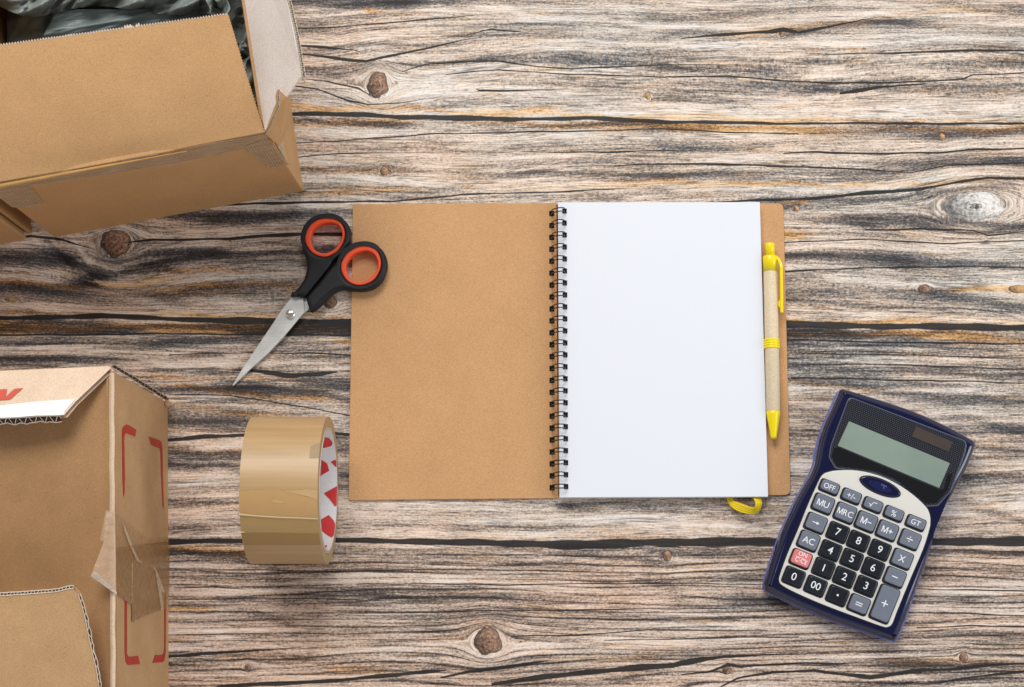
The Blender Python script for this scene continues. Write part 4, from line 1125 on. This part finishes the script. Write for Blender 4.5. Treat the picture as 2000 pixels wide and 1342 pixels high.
for k, (pl_, pr_) in enumerate(hs):
    w = .0019
    def sq(c, sx, sy):
        return [c + Vector((-sx, -sy, 0)), c + Vector((sx, -sy, 0)), c + Vector((sx, sy, 0)), c + Vector((-sx, sy, 0))]
    rg = []
    for s_ in (-1, 1):
        dy = .0013 * s_
        a = pl_ + Vector((-.0002, dy, -.0002)); b = pr_ + Vector((.0002, dy, -.0002))
        path = [a.lerp(b, u) + Vector((0, 0, .0085 * math.sin(math.pi * u) ** .38)) for u in [.5 - .5 * math.cos(math.pi * i / 18) for i in range(19)]]
        path[0] = a; path[-1] = b
        rg.append(tube_geo([q + Vector((0, .00012 * math.sin(k * 2.7 + j * .5), 0)) for j, q in enumerate(path)], .0004))
    # the closed ends of the wire lie in the holes
    for c in (pl_, pr_):
        rg.append(tube_geo([c + Vector((0, -.0013, .0002)), c + Vector((0, 0, .0003)), c + Vector((0, .0013, .0002))], .00045))
    V, Fs = join_geo(rg)
    ring = mesh('wire_ring', V, Fs, M_WIRE, nb, smooth=True)
    mesh('punched_hole', *join_geo([prism_geo(sq(pl_, .0018, .0019), .0001)]), M_HOLE, nb)
    mesh('punched_hole', *join_geo([prism_geo(sq(pr_, .0016, .0018), .0001)]), M_HOLE, nb)
# yellow elastic loop at the lower edge
ZR = ZM(3.44, 1400, 640)
outer = [(48, 1118, .0035), (60, 1138, .004), (82, 1180, .005), (102, 1208, .006), (140, 1232, .006), (185, 1247, .006), (235, 1254, .0055), (272, 1247, .005), (292, 1222, .0055), (303, 1190, .006), (302, 1160, .006), (290, 1135, .005), (276, 1116, .004)]
inner = [(104, 1118, .0035), (103, 1138, .004), (104, 1158, .005), (112, 1166, .006), (150, 1180, .007), (190, 1195, .008), (230, 1212, .009), (252, 1214, .010), (262, 1200, .011), (266, 1180, .011), (256, 1156, .009), (243, 1138, .007), (226, 1118, .005)]
po = smooth_open([P(*ZR([(x, y)])[0], z) for x, y, z in outer], 4)
pi = smooth_open([P(*ZR([(x, y)])[0], z) for x, y, z in inner], 4)
V, Fs = grid_geo(lambda u, v: po[min(len(po) - 1, round(u * (len(po) - 1)))].lerp(pi[min(len(pi) - 1, round(u * (len(pi) - 1)))], v) + Vector((0, 0, .00025 * math.sin(v * math.pi * 8))), len(po) - 1, 24)
solid(mesh('elastic_loop', V, Fs, M_YELRIB, nb, smooth=True, fix=False, label='yellow elastic sticking out below the pages'), .0007)

# ------------------------------------------------------------------ pen
pa, pb = P(1503.5, 475, .0087), P(1511, 857, .0087)
axp = (pb - pa); LP = axp.length; axp.normalize()
pen = thing('ballpoint_pen', 'ballpoint pen with a pale card barrel and yellow clip on the notebook cover', 'pen', (pa + pb) / 2)
pside = axp.cross(Vector((0, 0, 1))).normalized()
if pside.x < 0: pside = -pside
def lathe(name, prof, mat, parent=pen, n=40, smooth=True, label=None):
    V = []; Fs = []
    for (s, r) in prof:
        c = pa + axp * (LP * s)
        for k in range(n):
            a = 2 * math.pi * k / n
            V.append(c + pside * r * math.cos(a) + Vector((0, 0, 1)) * r * math.sin(a))
    for i in range(len(prof) - 1):
        for k in range(n):
            k2 = (k + 1) % n; Fs.append((i * n + k, i * n + k2, (i + 1) * n + k2, (i + 1) * n + k))
    Fs.append(tuple(range(n))); Fs.append(tuple(range((len(prof) - 1) * n, len(prof) * n)))
    o = mesh(name, V, Fs, mat, parent, label=label)
    for p in o.data.polygons: p.use_smooth = len(p.vertices) == 4
    return o
mm = .001
S_ = lambda y: (y - 475) / (857 - 475)
lathe('push_button', [(0, 2.6 * mm), (.002, 3.2 * mm), (.006, 3.45 * mm), (S_(502), 3.5 * mm)], M_YEL)
lathe('cap_collar', [(S_(500), 3.6 * mm), (S_(501), 4.9 * mm), (S_(502.5), 5.2 * mm), (S_(531), 5.25 * mm)], M_YEL)
lathe('barrel', [(S_(530.8), 4.9 * mm), (S_(531.2), 5.0 * mm), (S_(803.5), 5.0 * mm), (S_(804), 4.9 * mm)], M_BARREL)
ringp = [(S_(664), 5.05 * mm)]
for k in range(4):
    y0 = 664.5 + k * 4.7
    ringp += [(S_(y0), 5.4 * mm), (S_(y0 + 1), 5.75 * mm), (S_(y0 + 3.4), 5.75 * mm), (S_(y0 + 4.3), 5.35 * mm)]
ringp.append((S_(683.5), 5.05 * mm))
lathe('grip_band', ringp, M_YEL)
lathe('tip_cone', [(S_(803.8), 4.7 * mm), (S_(804.6), 4.95 * mm), (S_(811), 4.8 * mm), (S_(852), 2.3 * mm), (S_(857), 2.1 * mm)], M_YEL)
cp = smooth_open([P(1515, 502, .0098), P(1521, 508, .0115), (P(1525.5, 519, .0135)), P(1526, 535, .0135), P(1526.5, 570, .0125), P(1527, 611, .0115)], 5)
V = []; Fs = []
for i, p in enumerate(cp):
    t = (cp[min(i + 1, len(cp) - 1)] - cp[max(i - 1, 0)]).normalized(); sdir = t.cross(Vector((0, 0, 1))).normalized(); u_ = sdir.cross(t).normalized()
    w = .00105; h = .0009
    for (a, b) in ((-1, -1), (1, -1), (1, 1), (-1, 1)): V.append(p + sdir * w * a + u_ * h * b)
for i in range(len(cp) - 1):
    for k in range(4): Fs.append((i * 4 + k, i * 4 + (k + 1) % 4, i * 4 + 4 + (k + 1) % 4, i * 4 + 4 + k))
Fs += [(0, 1, 2, 3), tuple(range(len(V) - 4, len(V)))]
cl = bevel(mesh('clip', V, Fs, M_YEL, pen), .0004, 2, 50)
nub = [P(1519.5, 590, .0105), P(1525, 583, .0110), P(1525, 603, .0110), P(1520, 598, .0105)]
prism('clip_nub', nub, .0022, M_YEL, cl, bv=.0004)

# ------------------------------------------------------------------ scissors
zs = ZM(3.626, 430, 400)
sci = thing('scissors', 'closed scissors with black handles and orange finger rings, leaning on the notebook cover', 'scissors', P(600, 610, 0))
h1 = smooth_closed([(760, 65), (830, 76), (890, 115), (920, 175), (920, 240), (897, 300), (860, 345), (800, 395), (770, 440), (722, 500), (680, 552), (643, 598), (612, 636), (590, 651), (545, 645), (497, 646), (503, 628), (545, 590), (582, 540), (605, 480), (612, 420), (600, 370), (580, 310), (573, 250), (582, 190), (610, 130), (660, 85), (710, 67)], 4)
h2 = smooth_closed([(1020, 261), (1090, 275), (1150, 320), (1179, 390), (1176, 460), (1142, 540), (1080, 590), (1000, 608), (920, 603), (860, 598), (800, 623), (750, 668), (700, 718), (652, 752), (636, 750), (622, 715), (611, 680), (612, 648), (650, 602), (700, 545), (760, 465), (815, 405), (855, 352), (890, 312), (950, 274)], 4)
def blend_oval(pts, n=64): return smooth_closed(pts, 8)
o1 = blend_oval([(770, 88), (845, 112), (882, 190), (868, 270), (820, 335), (740, 366), (655, 340), (603, 270), (600, 205), (632, 140), (690, 100)])
i1 = blend_oval([(778, 122), (832, 140), (861, 195), (850, 255), (805, 312), (738, 340), (675, 322), (640, 265), (640, 210), (665, 165), (715, 132)])
o2 = blend_oval([(1030, 285), (1100, 310), (1137, 385), (1130, 460), (1080, 535), (990, 568), (910, 545), (862, 480), (856, 410), (890, 340), (950, 298)])
i2 = blend_oval([(1035, 322), (1085, 345), (1113, 395), (1108, 455), (1062, 518), (985, 548), (925, 525), (894, 470), (893, 415), (920, 370), (970, 335)])
def grow(pts, d):
    vs = [Vector((x, y, 0)) for x, y in pts]; return [tuple(v)[:2] for v in offset_poly(vs, -d)]
def shrink(pts, d): return grow(pts, -d)
zt1, zt2 = .0118, .0112
def handle(outl, og, ig, zlo, zhi, name):
    hd = plate(name, [XY(zs(outl), zhi), XY(zs(shrink(og, 2)), zhi)], zlo, zhi, .0030, M_RUBBER, sci, res=5)
    plate('finger_ring', [XY(zs(og), zhi), XY(zs(ig), zhi)], zlo + .0004, zhi - .0010, .0009, M_ORANGE, hd, res=3)
    return hd
handle(h1, o1, i1, .0016, zt1, 'handle')
handle(h2, o2, i2, .0028, zt2 + .001, 'handle')
b1 = zs([(518, 640), (590, 640), (594, 700), (600, 758), (563, 800), (480, 898), (350, 1046), (200, 1178), (93, 1280), (84, 1278), (150, 1172), (262, 1008), (352, 868), (432, 748), (480, 688)])
t1 = [P(x, y, .0056 if i < 6 or i > 11 else .0030) for i, (x, y) in enumerate(b1)]
bl1 = prism('blade', [Vector((p.x, p.y, z)) for p, z in zip(t1, [.0062, .0062, .0062, .006, .0058, .0052, .0042, .0032, .0022, .0022, .0032, .0042, .005, .0056, .006])], .0013, M_STEEL, sci, bv=.0003)
b2 = zs([(592, 655), (612, 668), (640, 700), (625, 745), (600, 765), (560, 800), (430, 960), (250, 1120), (96, 1272), (110, 1250), (300, 1000), (440, 800), (560, 690)])
prism('blade', [Vector((P(x, y, .004).x, P(x, y, .004).y, z)) for (x, y), z in zip(b2, [.0048, .0048, .0048, .0046, .0044, .0042, .0032, .0024, .0012, .0012, .0028, .004, .0046])], .0010, M_STEEL, sci, bv=.0002)
ce = P(*zs([(497, 772)])[0], .0075)
V, Fs = [], []
for j, (r, z) in enumerate([(.0035, .0058), (.0035, .0066), (.0031, .0073), (.0021, .0077), (.0008, .0079)]):
    for k in range(32): V.append(Vector((ce.x + r * math.cos(k * math.pi / 16), ce.y + r * math.sin(k * math.pi / 16), z)))
for j in range(4):
    for k in range(32): Fs.append((j * 32 + k, j * 32 + (k + 1) % 32, j * 32 + 32 + (k + 1) % 32, j * 32 + 32 + k))
Fs.append(tuple(range(128, 160)))
scw = mesh('screw', V, Fs, mat_plain('polished_steel', (.85, .83, .78), .28, metal=.9, var=.05), sci, smooth=True)
dv = Vector((math.cos(.12), math.sin(.12), 0)); dn = Vector((-dv.y, dv.x, 0))
cc = Vector((ce.x, ce.y, .0079))
prism('screw_slot', [cc - dv * .0026 - dn * .00035, cc + dv * .0026 - dn * .00035, cc + dv * .0026 + dn * .00035, cc - dv * .0026 + dn * .00035], .0006, M_LINEN, scw)

# ------------------------------------------------------------------ calculator
zq = ZM(2.58, 1480, 740)
ct = P(1650, 820, .026); cb = P(1590, 1150, .017); cx_ = P(1800, 1130, .017)
CP = plane_of(ct, cb, cx_)
cn = CP[1]
calc = thing('calculator', 'navy pocket calculator with grey, black and one red key, lying right of the notebook', 'calculator', P(1700, 1000, 0))
urow = (RP(*zq([(766, 808)])[0], *CP) - RP(*zq([(330, 628)])[0], *CP)).normalized()
vup = cn.cross(urow).normalized()
if vup.y < 0: vup = -vup
corg = RP(*zq([(550, 700)])[0], *CP)
def cpt(x, y, off=0.0): 
    px, py = zq([(x, y)])[0]; return RP(px, py, CP[0], CP[1], off)
outl = [(432, 46), (470, 54), (760, 146), (950, 228), (1080, 298), (1104, 322), (1098, 352), (1060, 445), (1000, 560), (945, 655), (912, 720), (893, 800), (862, 900), (820, 1015), (762, 1180), (718, 1290), (700, 1317), (672, 1318), (500, 1262), (330, 1200), (170, 1130), (50, 1068), (33, 1045), (38, 1010), (80, 880), (120, 770), (165, 672), (215, 570), (262, 490), (290, 420), (305, 340), (330, 250), (368, 160), (405, 80), (418, 52)]
top_ = [cpt(x, y) for x, y in smooth_closed(outl, 3)]
def loft(rings, cap_top=True, cap_bot=True):
    n = len(rings[0]); V = [p for r in rings for p in r]; Fs = []
    for i in range(len(rings) - 1):
        for k in range(n): Fs.append((i * n + k, i * n + (k + 1) % n, (i + 1) * n + (k + 1) % n, (i + 1) * n + k))
    if cap_bot: Fs.append(tuple(range(n)))
    if cap_top: Fs.append(tuple(range((len(rings) - 1) * n, len(rings) * n)))
    return V, Fs
def lower_to(ring, d, frac=None, z=None):
    return [Vector((p.x, p.y, z if z is not None else p.z - d)) for p in ring]
rings = [lower_to(offset_poly(top_, .0010), 0, z=.0085), lower_to(offset_poly(top_, .0), .0070), lower_to(offset_poly(top_, .0005), .0042), lower_to(offset_poly(top_, .0015), .0020), lower_to(offset_poly(top_, .0029), .0007), lower_to(offset_poly(top_, .0046), .0)]
V, Fs = loft(rings)
o = mesh('body_shell', V, Fs, M_NAVY, calc)
for p in o.data.polygons: p.use_smooth = len(p.vertices) == 4
shell = o
# paler base that shows at the waist and along the edge
base_ = [cpt(x, y) for x, y in smooth_closed([(x, y) for x, y in outl], 3)]
def waist(p, ring_d):
    return p
br = [lower_to(offset_poly(top_, .0020), 0, z=.0005), lower_to(offset_poly(top_, -.0002), 0, z=.003), lower_to(offset_poly(top_, -.0006), 0, z=.0084), lower_to(offset_poly(top_, .001), 0, z=.0088)]
V, Fs = loft(br)
o = mesh('base_shell', V, Fs, M_PERI, calc, label='paler blue lower shell')
for p in o.data.polygons: p.use_smooth = len(p.vertices) == 4
def cplate(name, pts, off0, off1, bv, mat, parent, label=None, smooth_n=0, mats=None):
    """rounded plate on the calculator's sloping face between two offsets"""
    if smooth_n: pts = smooth_closed(pts, smooth_n)
    P3 = [cpt(x, y, off0) for x, y in pts]
    loc = [Vector(((p - corg).dot(urow), (p - corg).dot(vup), 0)) for p in P3]
    def ring(d, off): return [corg + urow * q.x + vup * q.y + cn * off for q in offset_poly(loc, d)]
    rr = [ring(0, off0), ring(0, off1 - bv)]
    if bv > 0: rr += [ring(bv * .3, off1 - bv * .3), ring(bv, off1)]
    V, Fs = loft(rr)
    o = mesh(name, V, Fs, mat, parent, label=label)
    for p in o.data.polygons: p.use_smooth = len(p.vertices) == 4
    return o
bez = round_poly([(462, 93), (1050, 318), (1040, 372), (972, 560), (905, 634), (842, 638), (690, 512), (590, 472), (490, 458), (392, 446), (362, 392), (372, 335)], [26, 34, 20, 40, 20, 14, 60, 60, 40, 22, 34, 60], 6)
rimg = round_poly([(458, 87), (1056, 315), (1046, 374), (976, 563), (908, 641), (840, 645), (688, 518), (589, 478), (490, 464), (388, 452), (356, 394), (366, 335)], [28, 36, 20, 40, 20, 14, 60, 60, 40, 22, 34, 60], 6)
cplate('screen_rim', rimg, -.0004, .0004, .0002, mat_plain('dark_bright_edge', (.10, .11, .16), .15, var=.1), calc)
bz = cplate('screen_cover', bez, -.0004, .0008, .0003, M_BEZEL, calc, label='glossy dotted black screen cover')
# finer mesh not needed: the dot pattern is read from an attribute
a_ = bz.data.attributes.new('calc', 'FLOAT_VECTOR', 'POINT')
bo = wloc(bz)
l0 = cpt(403, 335); l1 = cpt(910, 548); ldir = (l1 - l0).normalized(); lperp = cn.cross(ldir).normalized()
if lperp.dot(vup) < 0: lperp = -lperp
for i, v in enumerate(bz.data.vertices):
    q = v.co + bo - corg
    a_.data[i].vector = (q.dot(urow), q.dot(vup), 1)
# the lower part of the cover has no dots: a clear black strip
cplate('cover_black_strip', round_poly([(402, 342), (404, 338), (911, 552), (936, 555), (955, 480), (985, 470), (960, 560), (900, 626), (846, 630), (694, 506), (592, 465), (490, 451), (396, 440), (370, 392), (385, 345)], [4, 2, 2, 4, 4, 4, 34, 16, 10, 60, 60, 40, 18, 30, 10], 5), .0005, .00085, .0001, mat_plain('black_gloss', (.010, .010, .012), .08, var=.05), bz)
cplate('display', round_poly([(459, 214), (967, 425), (913, 550), (402, 337)], 3, 3), .0004, .0013, .0001, M_LCD, bz, label='blank green-grey liquid crystal display')
cplate('display_frame', round_poly([(455, 207), (977, 420), (917, 561), (393, 341)], 4, 3), .0004, .00105, .0001, M_GAP, bz)
cplate('solar_frame', round_poly([(791, 234), (990, 317), (963, 375), (769, 292)], 4, 3), .0004, .0010, .0001, M_GAP, bz)
cplate('solar_panel', round_poly([(797, 241), (982, 318), (959, 367), (777, 291)], 3, 3), .0004, .0013, .0001, M_SOLAR, bz, label='small brown solar panel')
plt = [(322, 488), (355, 470), (400, 462), (480, 461), (560, 474), (640, 500), (720, 542), (790, 592), (845, 645), (862, 675), (868, 712), (862, 760), (830, 860), (770, 1000), (700, 1170), (676, 1232), (655, 1249), (625, 1247), (500, 1202), (330, 1138), (200, 1082), (125, 1042), (107, 1018), (112, 985), (150, 880), (200, 765), (250, 640), (290, 550)]
cplate('keypad_rim', grow(plt, 5), -.0004, .0003, .0001, M_LINEN, calc, smooth_n=4)
kp = cplate('keypad_plate', plt, -.0004, .0012, .0004, M_CREAM, calc, smooth_n=4, label='champagne coloured keypad plate')
em = ellipse(616, 543, 112, 40, math.atan2(180, 440), 40)
cplate('emblem_rim', [(x, y) for x, y in em], .0010, .0015, .0001, M_LINEN, kp)
eb = cplate('emblem', ellipse(616, 543, 106, 35, math.atan2(180, 440), 40), .0010, .0024, .0007, M_NAVY, kp, label='oval navy emblem')
cplate('emblem_mark', [(622, 528), (652, 541), (650, 547), (640, 543), (636, 556), (629, 553), (634, 541), (620, 535)], .0024, .0026, 0, mat_plain('silver_blue_mark', (.12, .15, .34), .3, metal=.5), eb)
cplate('emblem_arc', ellipse(616, 543, 60, 20, math.atan2(180, 440), 30), .0022, .0025, .0001, mat_plain('deep_navy', (.012, .016, .075), .1), eb)
UA = math.atan2(180, 440)
cu_, su_ = math.cos(UA), math.sin(UA)
def key_poly(cx, cy, w, h, r, grow_=0):
    w += grow_; h += grow_
    # skewed a little like the photo: columns lean with the case
    vx, vy = -.375, .927
    ux, uy = cu_, su_
    pts = [(cx + ux * a * w / 2 + vx * b * h / 2, cy + uy * a * w / 2 + vy * b * h / 2) for a, b in ((-1, -1), (1, -1), (1, 1), (-1, 1))]
    return round_poly(pts, r, 5)
pxm = (cpt(330, 628) - cpt(766, 808)).length / math.hypot(436, 180)      # metres per crop pixel
def glyph(parent, cx, cy, txt, size, off, sx=1.0, bold=0.0):
    """legend printed on a key, in world space on the sloping face"""
    if txt in ('sqrt', 'arrow', 'dash', 'equals', 'divide', 'dot', 'cross', 'plus'):
        def bar(x0, y0, x1, y1, w=.075):
            a = Vector((x0, y0, 0)); b = Vector((x1, y1, 0)); d = (b - a).normalized(); n = Vector((-d.y, d.x, 0)) * w / 2
            return [a - n, b - n, b + n, a + n], [(0, 1, 2, 3)]
        def dotg(x, y, r): return [Vector((x + r * math.cos(k * .5236), y + r * math.sin(k * .5236), 0)) for k in range(12)], [tuple(range(12))]
        G = {'sqrt': [bar(-.42, -.05, -.30, .0), bar(-.32, .0, -.20, -.30), bar(-.22, -.30, .0, .28), bar(-.02, .28, .42, .28)],
             'arrow': [bar(-.42, 0, .1, 0, .09), ([Vector((.08, .17, 0)), Vector((.08, -.17, 0)), Vector((.46, 0, 0))], [(0, 1, 2)])],
             'dash': [bar(-.3, 0, .3, 0, .1)], 'equals': [bar(-.34, .11, .34, .11, .09), bar(-.34, -.11, .34, -.11, .09)],
             'divide': [bar(-.36, 0, .36, 0, .1), dotg(0, .24, .07), dotg(0, -.24, .07)], 'dot': [dotg(0, 0, .12)],
             'cross': [bar(-.25, -.3, .25, .3, .09), bar(-.25, .3, .25, -.3, .09)], 'plus': [bar(-.3, 0, .3, 0, .1), bar(0, -.3, 0, .3, .1)]}[txt]
        # keep overlapping strokes a hair apart
        parts = []
        for i, (v, f) in enumerate(G): parts.append(([p + Vector((0, 0, .004 * i)) for p in v], f))
        V, Fs = join_geo(parts); sc = size * pxm
    else:
        V, Fs = text_mesh(txt, 1.0, bold); sc = size * pxm
    base = cpt(cx, cy, off)
    V = [base + urow * v.x * sc * sx + vup * v.y * sc + cn * (v.z * sc + 2e-5) for v in V]
    return mesh('key_legend', V, Fs, M_LEG, parent, fix=False)
KEYS = [(362, 544, 94, 56, 'g', 'OFF', 38), (472, 590, 94, 56, 'g', '+/-', 40), (580, 634, 94, 56, 'g', 'sqrt', 46), (686, 678, 94, 56, 'g', '%', 42), (797, 724, 94, 56, 'g', 'GT', 38),
 (330, 628, 98, 82, 'g', 'MU', 46), (441, 674, 98, 84, 'g', 'MRC', 44), (547, 718, 98, 84, 'g', 'M\u2212', 46), (653, 763, 98, 82, 'g', 'M+', 46), (766, 808, 98, 82, 'g', 'divide', 46),
 (293, 725, 98, 82, 'g', 'arrow', 44), (405, 771, 98, 82, 'b', '7', 54), (509, 815, 98, 82, 'b', '8', 54), (616, 860, 98, 82, 'b', '9', 54), (727, 906, 98, 82, 'g', 'cross', 54),
 (257, 815, 98, 82, 'g', 'AC', 46), (367, 863, 98, 82, 'b', '4', 54), (475, 906, 98, 82, 'b', '5', 54), (582, 951, 98, 82, 'b', '6', 54), (691, 998, 98, 82, 'g', 'dash', 50),
 (218, 905, 98, 76, 'r', 'ON', 27), (333, 952, 98, 82, 'b', '1', 54), (438, 997, 98, 82, 'b', '2', 54), (546, 1042, 98, 82, 'b', '3', 54),
 (183, 996, 98, 82, 'b', '0', 54), (293, 1042, 98, 82, 'b', '00', 52), (403, 1090, 98, 82, 'b', 'dot', 46), (510, 1135, 98, 82, 'g', 'equals', 52), (640, 1132, 98, 178, 'g', 'plus', 56)]
WORDS = {'sqrt': 'square root', 'arrow': 'arrow', 'dash': 'minus', 'equals': 'equals', 'divide': 'division', 'dot': 'point', 'cross': 'multiplication', 'plus': 'plus'}
for (cx, cy, w, h, kind, txt, size) in KEYS:
    colname = {'g': 'grey', 'b': 'black', 'r': 'red'}[kind]
    kdy = 2
    kw = cplate('key_well', key_poly(cx - 3, cy + 3, w, h, 18, 12), .0009, .00145, .0001, M_GAP, kp)
    k_ = cplate('key', key_poly(cx, cy, w, h, 16, -3), .0008, .0034, .0008, {'g': M_KEYG, 'b': M_KEYB, 'r': M_KEYR}[kind], calc,
                label='%s key marked %s' % (colname, WORDS.get(txt, txt)))
    # the key's top is nearer the camera than the plate
    if kind == 'r':
        glyph(k_, cx + 10, cy - 20, 'ON', 30, .0034, bold=.01)
        glyph(k_, cx + 1, cy + 12, 'C·CE', 30, .0034, bold=.01)
        l_a = cpt(cx - 27, cy - 14, .0035); l_b = cpt(cx + 27, cy + 8, .0035); dd = (l_b - l_a).normalized(); pp = cn.cross(dd) * .00016
        mesh('legend_line', [l_a - pp, l_b - pp, l_b + pp, l_a + pp], [(0, 1, 2, 3)], M_LEG, k_, fix=False)
    else:
        glyph(k_, cx, cy, txt, size, .0034, sx=.92 if len(txt) == 3 and txt.isupper() else 1.0, bold=.003)
